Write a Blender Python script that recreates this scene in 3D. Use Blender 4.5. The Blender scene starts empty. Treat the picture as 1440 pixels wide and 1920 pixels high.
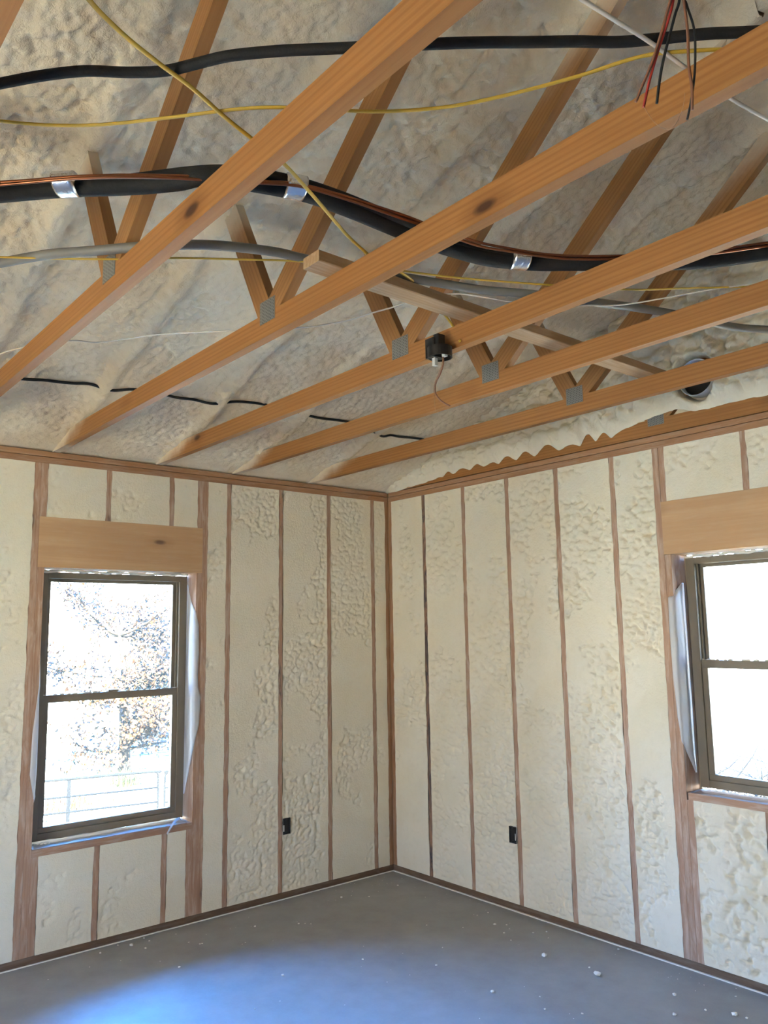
import bpy, bmesh, math, random
import numpy as np
from mathutils import Vector, Matrix

# ------------------------------------------------------------------ camera, sky, sun, exposure
scene = bpy.context.scene
COL = scene.collection
cam_data = bpy.data.cameras.new('camera')
cam = bpy.data.objects.new('camera', cam_data)
COL.objects.link(cam)
CAM_POS = Vector((-3.9992, -4.7571, 1.7283))
cr = Vector((0.76995066, -0.63792056, -0.0152753))
cu = Vector((-0.08050513, -0.12085887, 0.98939985))
cf = Vector((0.63300467, 0.76055932, 0.14441124))
cam.matrix_world = Matrix(((cr.x, cu.x, -cf.x, CAM_POS.x), (cr.y, cu.y, -cf.y, CAM_POS.y), (cr.z, cu.z, -cf.z, CAM_POS.z), (0, 0, 0, 1)))
cam_data.sensor_fit = 'VERTICAL'
cam_data.sensor_height = 36.0
cam_data.lens = 1521.33 / 1920.0 * 36.0
cam_data.clip_start = 0.05
cam_data.clip_end = 500
scene.camera = cam
scene.view_settings.view_transform = 'Standard'
scene.view_settings.look = 'None'
scene.view_settings.gamma = 1.0
scene.view_settings.use_curve_mapping = False
scene.view_settings.exposure = 0.46
scene.cycles.use_denoising = True
scene.cycles.max_bounces = 10
scene.cycles.diffuse_bounces = 7
scene.cycles.glossy_bounces = 3
scene.cycles.transparent_max_bounces = 12
scene.cycles.caustics_reflective = False
scene.cycles.caustics_refractive = False
scene.cycles.sample_clamp_indirect = 12.0

SKY_STRENGTH = 1.6
SUN_STRENGTH = 220.0
world = bpy.data.worlds.new('sky')
scene.world = world
world.use_nodes = True
wn = world.node_tree
wn.nodes.clear()
w_out = wn.nodes.new('ShaderNodeOutputWorld')
w_bg = wn.nodes.new('ShaderNodeBackground')
w_bg.inputs['Strength'].default_value = SKY_STRENGTH
w_ramp = wn.nodes.new('ShaderNodeValToRGB')
w_ramp.color_ramp.elements[0].position = 0.0
w_ramp.color_ramp.elements[0].color = (10.0, 9.0, 7.4, 1)
w_ramp.color_ramp.elements[1].position = 0.62
w_ramp.color_ramp.elements[1].color = (1.6, 11.5, 36.0, 1)
e = w_ramp.color_ramp.elements.new(0.14)
e.color = (6.5, 9.5, 14.0, 1)
w_sep = wn.nodes.new('ShaderNodeSeparateXYZ')
w_geo = wn.nodes.new('ShaderNodeTexCoord')
wn.links.new(w_geo.outputs['Generated'], w_sep.inputs[0])
wn.links.new(w_sep.outputs['Z'], w_ramp.inputs['Fac'])
wn.links.new(w_ramp.outputs['Color'], w_bg.inputs['Color'])
wn.links.new(w_bg.outputs[0], w_out.inputs['Surface'])

sun_data = bpy.data.lights.new('sun', 'SUN')
sun_data.energy = SUN_STRENGTH
sun_data.angle = 0.009
sun_data.color = (1.0, 0.90, 0.71)
sun = bpy.data.objects.new('sun', sun_data)
COL.objects.link(sun)
SUN_FROM = Vector((-0.42, -1.0, 0.88)).normalized()
sun.rotation_euler = SUN_FROM.to_track_quat('Z', 'Y').to_euler()

def portal(loc, rot, sx, sy):
    d = bpy.data.lights.new('sky_portal', 'AREA')
    d.shape = 'RECTANGLE'; d.size = sx; d.size_y = sy; d.cycles.is_portal = True
    o = bpy.data.objects.new('sky_portal', d)
    o.location = loc; o.rotation_euler = rot
    COL.objects.link(o)
PI = math.pi
portal((-2.08, 0.2, 1.345), (-PI / 2, 0, 0), 0.96, 1.53)            # north window
portal((0.2, -2.86, 1.49), (0, PI / 2, 0), 1.24, 0.96)              # east window
portal((-6.4, -2.80, 1.05), (0, -PI / 2, 0), 2.1, 1.4)                # added west opening

# ------------------------------------------------------------------ numbers of the place
H = 2.7095            # underside of the top plates
ZT = 2.785            # top of wall
CH = 0.089            # depth of a bottom chord
SLOPE = 0.325
RIDGE = -3.65
SOUTH = -7.30
WEST = -6.20
WD = 0.140            # wall depth
S = 0.4064            # stud spacing
TR = [-4.30, -3.69, -3.086, -2.504, -1.870, -1.330, -0.716]     # truss centre lines, then the gable truss

rng = np.random.default_rng(7)
NT = rng.random((256, 256))

def vnoise(x, y, seed=0):
    x = x + seed * 17.31; y = y + seed * 9.77
    ix = np.floor(x).astype(int); iy = np.floor(y).astype(int)
    fx = x - ix; fy = y - iy
    fx = fx * fx * (3 - 2 * fx); fy = fy * fy * (3 - 2 * fy)
    a = NT[ix & 255, iy & 255]; b = NT[(ix + 1) & 255, iy & 255]
    c = NT[ix & 255, (iy + 1) & 255]; d = NT[(ix + 1) & 255, (iy + 1) & 255]
    return (a * (1 - fx) + b * fx) * (1 - fy) + (c * (1 - fx) + d * fx) * fy

def fbm(x, y, seed=0, oct=4):
    s = 0; a = 0.5; t = 0
    for i in range(oct):
        s = s + a * vnoise(x * 2 ** i, y * 2 ** i, seed + i * 3); t += a; a *= 0.5
    return s / t

P1 = rng.random((256, 256)); P2 = rng.random((256, 256))

def cells(x, y, seed=0):
    x = x + seed * 13.7; y = y + seed * 5.3
    ix = np.floor(x).astype(int); iy = np.floor(y).astype(int)
    best = np.full(x.shape, 9.0)
    for dx in (-1, 0, 1):
        for dy in (-1, 0, 1):
            cx = ix + dx; cy = iy + dy
            px = cx + P1[cx & 255, cy & 255]; py = cy + P2[cx & 255, cy & 255]
            best = np.minimum(best, (x - px) ** 2 + (y - py) ** 2)
    return np.sqrt(best)

def lumps(u, v, size, seed):
    wu = u + 0.35 * size * (fbm(u / size / 1.5, v / size / 1.5, seed + 40, 2) - .5) * 2
    wv = v + 0.35 * size * (fbm(u / size / 1.5, v / size / 1.5, seed + 60, 2) - .5) * 2
    d1 = cells(wu / size, wv / size, seed)
    d2 = cells(wu / size * 2.1, wv / size * 2.1, seed + 5)
    return (1 - np.clip(d1, 0, 1.1) ** 2) * 0.62 + (1 - np.clip(d2, 0, 1.1) ** 2) * 0.38   # about 0..1

def sstep(a, b, x):
    t = np.clip((x - a) / (b - a), 0, 1)
    return t * t * (3 - 2 * t)

# ------------------------------------------------------------------ materials
MATS = {}
class NB:
    def __init__(self, name):
        self.m = bpy.data.materials.new(name); self.m.use_nodes = True
        self.t = self.m.node_tree; self.n = self.t.nodes
        self.b = self.n['Principled BSDF']; self.out = self.n['Material Output']
        MATS[name] = self.m
    def new(self, kind, **inp):
        n = self.n.new(kind)
        for k, v in inp.items():
            if k in n.inputs: n.inputs[k].default_value = v
            else: setattr(n, k, v)
        return n
    def link(self, a, b): self.t.links.new(a, b)
    def coord(self, scale=(1, 1, 1), kind='Object', rand=True):
        tc = self.new('ShaderNodeTexCoord')
        mp = self.new('ShaderNodeMapping'); mp.inputs['Scale'].default_value = scale
        self.link(tc.outputs[kind], mp.inputs['Vector'])
        if rand:
            oi = self.new('ShaderNodeObjectInfo')
            mu = self.new('ShaderNodeMath', operation='MULTIPLY'); mu.inputs[1].default_value = 37.0
            self.link(oi.outputs['Random'], mu.inputs[0])
            self.link(mu.outputs[0], mp.inputs['Location'])
        return mp.outputs[0]
    def noise(self, vec, scale, detail=4, rough=0.5, dist=0.0):
        n = self.new('ShaderNodeTexNoise'); n.inputs['Scale'].default_value = scale
        n.inputs['Detail'].default_value = detail; n.inputs['Roughness'].default_value = rough; n.inputs['Distortion'].default_value = dist
        self.link(vec, n.inputs['Vector']); return n.outputs['Fac']
    def ramp(self, fac, stops):
        r = self.new('ShaderNodeValToRGB'); el = r.color_ramp.elements
        while len(el) < len(stops): el.new(0.5)
        for q, (p, c) in zip(el, stops):
            q.position = p; q.color = (*c, 1) if len(c) == 3 else c
        self.link(fac, r.inputs['Fac']); return r.outputs['Color']
    def mix(self, fac, a, b, mode='MIX'):
        m = self.new('ShaderNodeMix', data_type='RGBA', blend_type=mode)
        for sock, v in ((m.inputs[0], fac), (m.inputs[6], a), (m.inputs[7], b)):
            if hasattr(v, 'links'): self.link(v, sock)
            elif isinstance(v, (int, float)): sock.default_value = v
            else: sock.default_value = (*v, 1)
        return m.outputs[2]
    def bump(self, h, strength, dist=0.01):
        b = self.new('ShaderNodeBump'); b.inputs['Strength'].default_value = strength; b.inputs['Distance'].default_value = dist
        self.link(h, b.inputs['Height']); self.link(b.outputs[0], self.b.inputs['Normal'])
    def color(self, c):
        if hasattr(c, 'links'): self.link(c, self.b.inputs['Base Color'])
        else: self.b.inputs['Base Color'].default_value = (*c, 1)
    def rough(self, r, spec=0.3, metal=0.0):
        self.b.inputs['Roughness'].default_value = r; self.b.inputs['Specular IOR Level'].default_value = spec
        self.b.inputs['Metallic'].default_value = metal

FOAM = (0.80, 0.735, 0.60)
def make_foam(name, col, tint, fine=70, bump=0.5):
    k = NB(name)
    v = k.coord(rand=False)
    n1 = k.noise(v, 2.2, 4, 0.55)
    n2 = k.noise(v, 26, 4, 0.6)
    c = k.mix(k.ramp(n1, [(0.40, (0, 0, 0)), (0.68, (1, 1, 1))]), col, tint)
    c = k.mix(k.ramp(n2, [(0.50, (0, 0, 0)), (0.74, (0.18, 0.18, 0.18))]), c, (tint[0] * .82, tint[1] * .80, tint[2] * .74))
    k.color(c); k.rough(0.85, 0.2)
    k.bump(k.noise(v, fine, 6, 0.7), bump, 0.010)
make_foam('wall_foam', FOAM, (0.76, 0.68, 0.52))
make_foam('roof_foam', (0.86, 0.765, 0.605), (0.73, 0.60, 0.43), 45, 0.9)

def make_wood(name, light, dark, knot, overspray, scuff=0.0, stain=0.0, spray=(0.05, 0.30), spots=(0.40, 0.56)):
    k = NB(name)
    v = k.coord((1.0, 1.0, 1.0))
    vs = k.coord((0.7, 26.0, 26.0))
    g = k.noise(vs, 3.2, 5, 0.6, 0.4)
    wv = k.new('ShaderNodeTexWave', wave_type='BANDS', bands_direction='Y')
    wv.inputs['Scale'].default_value = 3.4; wv.inputs['Distortion'].default_value = 7.0
    wv.inputs['Detail'].default_value = 3.0; wv.inputs['Detail Scale'].default_value = 0.6
    k.link(k.coord((0.16, 5.5, 5.5)), wv.inputs['Vector'])
    c = k.mix(k.ramp(wv.outputs['Fac'], [(0.45, (0, 0, 0)), (0.95, (0.55, 0.55, 0.55))]), light, dark)
    c = k.mix(k.ramp(g, [(0.35, (0, 0, 0)), (0.75, (0.7, 0.7, 0.7))]), c, dark)
    big = k.noise(v, 1.6, 3, 0.5)
    c = k.mix(k.ramp(big, [(0.3, (0, 0, 0)), (0.8, (0.5, 0.5, 0.5))]), c, (light[0] * .72, light[1] * .66, light[2] * .58))
    # knots
    vo = k.new('ShaderNodeTexVoronoi', feature='F1'); vo.inputs['Scale'].default_value = 1.0
    k.link(k.coord((1.7, 4.2, 4.2)), vo.inputs['Vector'])
    kn = k.ramp(vo.outputs['Distance'], [(0.045, (1, 1, 1)), (0.085, (0, 0, 0))])
    kr = k.ramp(vo.outputs['Distance'], [(0.07, (0.6, 0.6, 0.6)), (0.20, (0, 0, 0))])
    c = k.mix(kr, c, (dark[0] * .75, dark[1] * .7, dark[2] * .65))
    c = k.mix(kn, c, knot)
    if scuff:
        s = k.noise(k.coord((2.0, 16, 16)), 2.4, 6, 0.7, 0.6)
        c = k.mix(k.ramp(s, [(0.46, (0, 0, 0)), (0.74, (scuff, scuff, scuff))]), c, (0.66, 0.58, 0.49))
    if stain:
        s = k.noise(k.coord((1.6, 9, 9)), 2.0, 5, 0.7, 0.8)
        c = k.mix(k.ramp(s, [(spots[0], (0, 0, 0)), (spots[1], (stain, stain, stain))]), c, (0.05, 0.05, 0.06))
    if overspray:
        # foam mist that settled on the timber close to the sprayed roof
        ge = k.new('ShaderNodeNewGeometry'); sp = k.new('ShaderNodeSeparateXYZ'); k.link(ge.outputs['Position'], sp.inputs[0])
        ay = k.new('ShaderNodeMath', operation='SUBTRACT'); k.link(sp.outputs['Y'], ay.inputs[0]); ay.inputs[1].default_value = RIDGE
        ab = k.new('ShaderNodeMath', operation='ABSOLUTE'); k.link(ay.outputs[0], ab.inputs[0])
        ro = k.new('ShaderNodeMath', operation='MULTIPLY_ADD'); k.link(ab.outputs[0], ro.inputs[0]); ro.inputs[1].default_value = -SLOPE; ro.inputs[2].default_value = 2.80 - SLOPE * RIDGE
        di = k.new('ShaderNodeMath', operation='SUBTRACT'); k.link(ro.outputs[0], di.inputs[0]); k.link(sp.outputs['Z'], di.inputs[1])
        nz = k.new('ShaderNodeMath', operation='MULTIPLY_ADD'); k.link(k.noise(v, 9, 4, 0.6), nz.inputs[0]); nz.inputs[1].default_value = 0.10; nz.inputs[2].default_value = -0.05
        ad = k.new('ShaderNodeMath', operation='ADD'); k.link(di.outputs[0], ad.inputs[0]); k.link(nz.outputs[0], ad.inputs[1])
        mr = k.new('ShaderNodeMapRange'); mr.inputs[1].default_value = spray[0]; mr.inputs[2].default_value = spray[1]; mr.inputs[3].default_value = 0.97; mr.inputs[4].default_value = 0.0
        mr.interpolation_type = 'SMOOTHSTEP'
        k.link(ad.outputs[0], mr.inputs[0])
        c = k.mix(mr.outputs[0], c, (0.70, 0.62, 0.50))
    k.color(c); k.rough(0.62, 0.3)
    k.bump(g, 0.12, 0.004)
make_wood('truss_wood', (0.37, 0.170, 0.056), (0.235, 0.098, 0.029), (0.06, 0.022, 0.010), True, 0, 0, (-0.01, 0.13))
make_wood('web_wood', (0.36, 0.180, 0.068), (0.24, 0.108, 0.036), (0.06, 0.022, 0.010), True, 0, 0, (0.05, 0.30))
make_wood('brace_wood', (0.44, 0.29, 0.17), (0.30, 0.18, 0.09), (0.07, 0.03, 0.02), False, 0.25)
make_wood('stud_wood', (0.44, 0.270, 0.185), (0.32, 0.185, 0.120), (0.10, 0.05, 0.035), False, 0.55)
make_wood('stained_stud', (0.42, 0.235, 0.150), (0.28, 0.15, 0.095), (0.10, 0.05, 0.035), False, 0.30, 0.92)
make_wood('spotted_stud', (0.46, 0.285, 0.200), (0.34, 0.195, 0.130), (0.10, 0.05, 0.035), False, 0.5, 0.85, (0.05, 0.30), (0.56, 0.66))
make_wood('header_wood', (0.58, 0.375, 0.215), (0.47, 0.28, 0.145), (0.15, 0.08, 0.05), False, 0.12)
make_wood('plate_wood', (0.40, 0.220, 0.120), (0.28, 0.140, 0.072), (0.08, 0.035, 0.02), False, 0.25)
make_wood('sole_wood', (0.17, 0.105, 0.065), (0.10, 0.06, 0.038), (0.04, 0.02, 0.015), False, 0.14)

def plain(name, col, rough=0.5, spec=0.4, metal=0.0, var=0.0, vscale=8.0, bump=0.0, bscale=80):
    k = NB(name)
    if var:
        v = k.coord()
        k.color(k.mix(k.noise(v, vscale, 4, 0.6), tuple(c * (1 - var) for c in col), tuple(min(1, c * (1 + var)) for c in col)))
        if bump: k.bump(k.noise(v, bscale, 4, 0.6), bump, 0.003)
    else: k.color(col)
    k.rough(rough, spec, metal)
    return k
plain('black_rubber', (0.014, 0.013, 0.013), 0.75, 0.3, 0, 0.5, 30, 0.4, 160)
plain('black_sheath', (0.012, 0.012, 0.013), 0.5, 0.4, 0, 0.3, 12)
plain('copper', (0.30, 0.115, 0.06), 0.28, 0.5, 1.0, 0.25, 15)
plain('foil', (0.72, 0.72, 0.74), 0.25, 0.5, 1.0, 0.2, 40, 0.8, 60)
plain('yellow_sheath', (0.50, 0.32, 0.038), 0.5, 0.4, 0, 0.15, 20)
plain('white_sheath', (0.62, 0.56, 0.49), 0.5, 0.4, 0, 0.1, 20)
plain('grey_tube', (0.175, 0.168, 0.158), 0.55, 0.4, 0, 0.25, 14)
plain('red_wire', (0.33, 0.025, 0.02), 0.5)
plain('brown_wire', (0.20, 0.085, 0.05), 0.5)
plain('bare_copper_wire', (0.40, 0.22, 0.12), 0.4, 0.5, 0.6)
plain('black_plastic', (0.012, 0.011, 0.011), 0.4, 0.5)
plain('clear_plastic', (0.60, 0.60, 0.58), 0.3, 0.5)
plain('sheathing', (0.42, 0.33, 0.22), 0.8, 0.2, 0, 0.2, 6)
plain('window_frame', (0.19, 0.160, 0.118), 0.42, 0.4, 0, 0.15, 10)
plain('frame_dust', (0.62, 0.58, 0.52), 0.8, 0.2, 0, 0.15, 40)
plain('gate_steel', (0.0045, 0.0048, 0.0050), 0.8, 0.10, 0.0, 0.1, 6)
plain('bark', (0.012, 0.009, 0.006), 0.9, 0.2, 0, 0.4, 9, 0.5, 20)
plain('stalk', (0.006, 0.0065, 0.007), 0.9, 0.2, 0, 0.4, 5)
plain('duct_metal', (0.50, 0.50, 0.51), 0.38, 0.5, 0.9, 0.15, 8)
plain('crumb_foam', (0.88, 0.86, 0.80), 0.85, 0.2, 0, 0.08, 60)
plain('caulk_foam', (0.82, 0.79, 0.72), 0.8, 0.2, 0, 0.1, 60)

k = NB('connector_steel')
v = k.coord(rand=False)
br = k.new('ShaderNodeTexBrick'); br.inputs['Scale'].default_value = 1.0
br.inputs['Brick Width'].default_value = 0.012; br.inputs['Row Height'].default_value = 0.0095; br.inputs['Mortar Size'].default_value = 0.0028
br.inputs['Color1'].default_value = (0.06, 0.06, 0.06, 1); br.inputs['Color2'].default_value = (0.10, 0.10, 0.10, 1); br.inputs['Mortar'].default_value = (0.20, 0.205, 0.20, 1)
mp = k.new('ShaderNodeMapping'); mp.inputs['Rotation'].default_value = (0, 0, PI / 2)
k.link(v, mp.inputs['Vector']); k.link(mp.outputs[0], br.inputs['Vector'])
k.color(br.outputs['Color']); k.rough(0.5, 0.5, 0.35)
k.bump(br.outputs['Fac'], 0.3, 0.002)

k = NB('concrete')
v = k.coord(rand=False)
n1 = k.noise(v, 0.9, 5, 0.6); n2 = k.noise(v, 6.0, 6, 0.65); n3 = k.noise(v, 120, 3, 0.6)
c = k.mix(k.ramp(n1, [(0.3, (0, 0, 0)), (0.7, (1, 1, 1))]), (0.285, 0.290, 0.290), (0.365, 0.368, 0.366))
c = k.mix(k.ramp(n2, [(0.35, (0, 0, 0)), (0.75, (0.55, 0.55, 0.55))]), c, (0.26, 0.25, 0.235))
c = k.mix(k.ramp(n3, [(0.55, (0, 0, 0)), (0.8, (0.35, 0.35, 0.35))]), c, (0.42, 0.40, 0.37))
k.color(c); k.rough(0.5, 0.5)
rr = k.ramp(n2, [(0.3, (0.40, 0.40, 0.40)), (0.8, (0.60, 0.60, 0.60))]); k.link(rr, k.b.inputs['Roughness'])
k.bump(n2, 0.10, 0.01)

k = NB('window_glass')
tr = k.new('ShaderNodeBsdfTransparent'); tr.inputs['Color'].default_value = (0.93, 0.95, 0.95, 1)
gl = k.new('ShaderNodeBsdfGlossy'); gl.inputs['Roughness'].default_value = 0.03
glare_veil = k.new('ShaderNodeBsdfTranslucent'); glare_veil.inputs['Color'].default_value = (0.9, 0.74, 0.50, 1)  # translucent veil imitates glare that bleaches the view outside
fr = k.new('ShaderNodeFresnel'); fr.inputs['IOR'].default_value = 1.3
m1 = k.new('ShaderNodeMixShader'); k.link(fr.outputs[0], m1.inputs[0]); k.link(tr.outputs[0], m1.inputs[1]); k.link(gl.outputs[0], m1.inputs[2])
m2 = k.new('ShaderNodeMixShader'); m2.inputs[0].default_value = 0.012; k.link(m1.outputs[0], m2.inputs[1]); k.link(glare_veil.outputs[0], m2.inputs[2])
k.link(m2.outputs[0], k.out.inputs['Surface'])

k = NB('film')
v = k.coord(rand=False)
k.color((0.80, 0.80, 0.81)); k.rough(0.32, 0.5)
k.b.inputs['Transmission Weight'].default_value = 0.0
k.bump(k.noise(v, 14, 4, 0.6), 0.25, 0.006)
tl = k.new('ShaderNodeBsdfTranslucent'); tl.inputs['Color'].default_value = (0.82, 0.83, 0.85, 1)
tt = k.new('ShaderNodeBsdfTransparent')
ma = k.new('ShaderNodeMixShader'); ma.inputs[0].default_value = 0.35; k.link(k.b.outputs[0], ma.inputs[1]); k.link(tl.outputs[0], ma.inputs[2])
mb_ = k.new('ShaderNodeMixShader'); mb_.inputs[0].default_value = 0.18; k.link(ma.outputs[0], mb_.inputs[1]); k.link(tt.outputs[0], mb_.inputs[2])
k.link(mb_.outputs[0], k.out.inputs['Surface'])

k = NB('ground_grass')
v = k.coord(rand=False)
n1 = k.noise(v, 0.35, 5, 0.65); n2 = k.noise(v, 3.0, 5, 0.7)
c = k.mix(k.ramp(n1, [(0.42, (0, 0, 0)), (0.62, (1, 1, 1))]), (0.56, 0.47, 0.31), (0.40, 0.38, 0.20))
c = k.mix(k.ramp(n2, [(0.45, (0, 0, 0)), (0.75, (0.8, 0.8, 0.8))]), c, (0.42, 0.34, 0.22))
vl = k.coord((0.5, 2.2, 1), rand=False)
c = k.mix(k.ramp(k.noise(vl, 1.1, 6, 0.75), [(0.52, (0, 0, 0)), (0.60, (0.93, 0.93, 0.93))]), c, (0.014, 0.017, 0.008))  # dark streaks: ground shadows and green patches painted into the colour
k.color(c); k.rough(0.95, 0.1); k.bump(n2, 0.6, 0.1)
def leafmat(name, a, b):
    k = NB(name)
    ge = k.new('ShaderNodeNewGeometry')
    k.color(k.mix(ge.outputs['Random Per Island'], a, b)); k.rough(0.7, 0.2)
leafmat('autumn_leaf', (0.026, 0.009, 0.0012), (0.040, 0.020, 0.0030))
leafmat('yellow_leaf', (0.026, 0.020, 0.003), (0.018, 0.020, 0.004))
leafmat('grass_blade', (0.010, 0.016, 0.002), (0.022, 0.020, 0.006))

# ------------------------------------------------------------------ builders
WORLD = {}
def link(o, parent=None):
    COL.objects.link(o)
    WORLD[o.name] = o.matrix_world.copy()
    if parent is not None:
        o.parent = parent
        pw = WORLD.get(parent.name) or Matrix.Translation(parent.location)
        o.matrix_parent_inverse = pw.inverted()
    return o
def tag(o, label=None, cat=None, group=None, kind=None):
    if label: o['label'] = label
    if cat: o['category'] = cat
    if group: o['group'] = group
    if kind: o['kind'] = kind
    return o
def empty(name, loc):
    o = bpy.data.objects.new(name, None); o.location = loc; o.empty_display_size = 0.1
    COL.objects.link(o); return o
def mesh_obj(name, verts, faces, mat, parent=None, M=None, smooth=False, fix=True):
    me = bpy.data.meshes.new(name)
    me.from_pydata([tuple(v) for v in verts], [], faces)
    if fix:
        bm = bmesh.new(); bm.from_mesh(me); bmesh.ops.recalc_face_normals(bm, faces=bm.faces); bm.to_mesh(me); bm.free()
    if smooth: me.polygons.foreach_set('use_smooth', [True] * len(me.polygons))
    me.materials.append(MATS[mat])
    o = bpy.data.objects.new(name, me)
    if M is not None: o.matrix_world = M; o.matrix_basis = M
    return link(o, parent)
def frame(d, up):
    x = Vector(d).normalized(); u = Vector(up); z = x.cross(u).normalized(); y = z.cross(x).normalized()
    return x, y, z
def board(name, p0, p1, up, w, t, mat, parent=None, cham=0.002):
    """a sawn board from p0 to p1 (centre line); w along 'up', t across"""
    p0 = Vector(p0); p1 = Vector(p1); x, y, z = frame(p1 - p0, up); L = (p1 - p0).length
    a, b, c = w / 2, t / 2, min(cham, t / 4)
    prof = [(a - c, -b), (a, -b + c), (a, b - c), (a - c, b), (-a + c, b), (-a, b - c), (-a, -b + c), (-a + c, -b)]
    vs = [(-L / 2, q[0], q[1]) for q in prof] + [(L / 2, q[0], q[1]) for q in prof]
    fs = [(i, (i + 1) % 8, 8 + (i + 1) % 8, 8 + i) for i in range(8)] + [tuple(range(7, -1, -1)), tuple(range(8, 16))]
    o_ = (p0 + p1) / 2
    M = Matrix(((x.x, y.x, z.x, o_.x), (x.y, y.y, z.y, o_.y), (x.z, y.z, z.z, o_.z), (0, 0, 0, 1)))
    return mesh_obj(name, vs, fs, mat, parent, M)
def prism(name, poly, x0, x1, d, mat, parent):
    """polygon in the y-z plane pushed from x0 to x1; local x runs along d"""
    n = len(poly)
    cy = sum(q[0] for q in poly) / n; cz = sum(q[1] for q in poly) / n
    xx, yy, zz = frame((0, d[0], d[1]), (0, -d[1], d[0]))
    o_ = Vector(((x0 + x1) / 2, cy, cz))
    M = Matrix(((xx.x, yy.x, zz.x, o_.x), (xx.y, yy.y, zz.y, o_.y), (xx.z, yy.z, zz.z, o_.z), (0, 0, 0, 1)))
    Mi = M.inverted()
    vs = [Mi @ Vector((x0, q[0], q[1])) for q in poly] + [Mi @ Vector((x1, q[0], q[1])) for q in poly]
    fs = [(i, (i + 1) % n, n + (i + 1) % n, n + i) for i in range(n)] + [tuple(range(n - 1, -1, -1)), tuple(range(n, 2 * n))]
    return mesh_obj(name, vs, fs, mat, parent, M)
def box(name, lo, hi, mat, parent=None, cham=0.0015):
    lo = Vector(lo); hi = Vector(hi); s = hi - lo; c = (lo + hi) / 2
    ax = max(range(3), key=lambda i: s[i]); o = [i for i in range(3) if i != ax]
    d = Vector((0, 0, 0)); d[ax] = s[ax] / 2
    u = Vector((0, 0, 0)); u[o[0]] = 1
    return board(name, c - d, c + d, u, s[o[0]], s[o[1]], mat, parent, cham)
def grid_obj(name, P, mat, parent=None, origin=None):
    """P: array (m, n, 3) of points -> smooth grid mesh"""
    m, n = P.shape[:2]
    o_ = np.array(origin if origin is not None else P.reshape(-1, 3).mean(0))
    me = bpy.data.meshes.new(name)
    V = (P - o_).reshape(-1, 3).astype(np.float32)
    idx = np.arange(m * n).reshape(m, n)
    F = np.stack([idx[:-1, :-1], idx[1:, :-1], idx[1:, 1:], idx[:-1, 1:]], -1).reshape(-1, 4)
    me.vertices.add(len(V)); me.vertices.foreach_set('co', V.ravel())
    me.loops.add(F.size); me.loops.foreach_set('vertex_index', F.ravel().astype(np.int32))
    me.polygons.add(len(F)); me.polygons.foreach_set('loop_start', np.arange(0, F.size, 4, dtype=np.int32))
    me.polygons.foreach_set('use_smooth', np.ones(len(F), bool))
    me.update(calc_edges=True); me.validate()
    me.materials.append(MATS[mat])
    o = bpy.data.objects.new(name, me); o.matrix_world = Matrix.Translation(Vector(o_.tolist()))
    return link(o, parent)
def smooth_path(pts, n=6):
    P = [Vector(q) for q in pts]; P = [P[0] * 2 - P[1]] + P + [P[-1] * 2 - P[-2]]
    out = []
    for i in range(1, len(P) - 2):
        a, b, c, d = P[i - 1], P[i], P[i + 1], P[i + 2]
        for j in range(n):
            t = j / n
            out.append(0.5 * ((2 * b) + (c - a) * t + (2 * a - 5 * b + 4 * c - d) * t * t + (3 * b - a - 3 * c + d) * t ** 3))
    out.append(P[-2]); return out
def tube_data(path, r, seg=8, flat=1.0):
    rr = r if callable(r) else (lambda t: r)
    vs, fs = [], []
    n = len(path); up = Vector((0, 0, 1))
    prev = None
    for i, q in enumerate(path):
        d = (path[min(i + 1, n - 1)] - path[max(i - 1, 0)]).normalized()
        if prev is None:
            a = d.orthogonal() if abs(d.dot(up)) > 0.95 else d.cross(up)
        else: a = prev - d * prev.dot(d)
        a.normalize(); b = d.cross(a); prev = a
        R = rr(i / max(1, n - 1))
        for s in range(seg):
            th = 2 * PI * s / seg
            vs.append(q + a * (R * math.cos(th)) + b * (R * flat * math.sin(th)))
    for i in range(n - 1):
        for s in range(seg):
            fs.append((i * seg + s, i * seg + (s + 1) % seg, (i + 1) * seg + (s + 1) % seg, (i + 1) * seg + s))
    fs.append(tuple(range(seg - 1, -1, -1))); fs.append(tuple((n - 1) * seg + s for s in range(seg)))
    return vs, fs
def tube(name, pts, r, mat, parent=None, seg=8, flat=1.0, sub=6):
    path = smooth_path(pts, sub) if sub else [Vector(q) for q in pts]
    vs, fs = tube_data(path, r, seg, flat)
    o_ = path[len(path) // 2]
    return mesh_obj(name, [q - o_ for q in vs], fs, mat, parent, Matrix.Translation(o_), smooth=True, fix=False)

# ------------------------------------------------------------------ floor and ground
fl = box('floor', (WEST - 0.15, SOUTH - 0.15, -0.12), (0.14, 0.14, 0.0), 'concrete')
tag(fl, 'grey trowelled concrete slab floor scattered with foam crumbs', None, None, 'structure')
def ground_z(x, y):
    d = np.maximum(np.maximum(y - 0.2, 0), np.maximum(x - 0.2, 0) * 0.75)
    d = np.hypot(np.maximum(y - .2, 0), np.maximum(x - .2, 0) * .7)
    return -0.42 - 1.35 * sstep(0, 10, d) - 0.75 * sstep(9, 24, d) + 0.06 * (fbm(x * .5, y * .5, 3) - .5)
gx = np.concatenate([np.linspace(-60, -10, 14), np.linspace(-8, 16, 90), np.linspace(18, 90, 18)])
gy = np.concatenate([np.linspace(-60, -10, 14), np.linspace(-8, 26, 110), np.linspace(28, 110, 18)])
X, Y = np.meshgrid(gx, gy, indexing='ij')
g = grid_obj('ground', np.stack([X, Y, ground_z(X, Y)], -1), 'ground_grass', origin=(0, 0, 0))
tag(g, 'sunlit dry grass field sloping away outside the windows', None, None, 'structure')

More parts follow.
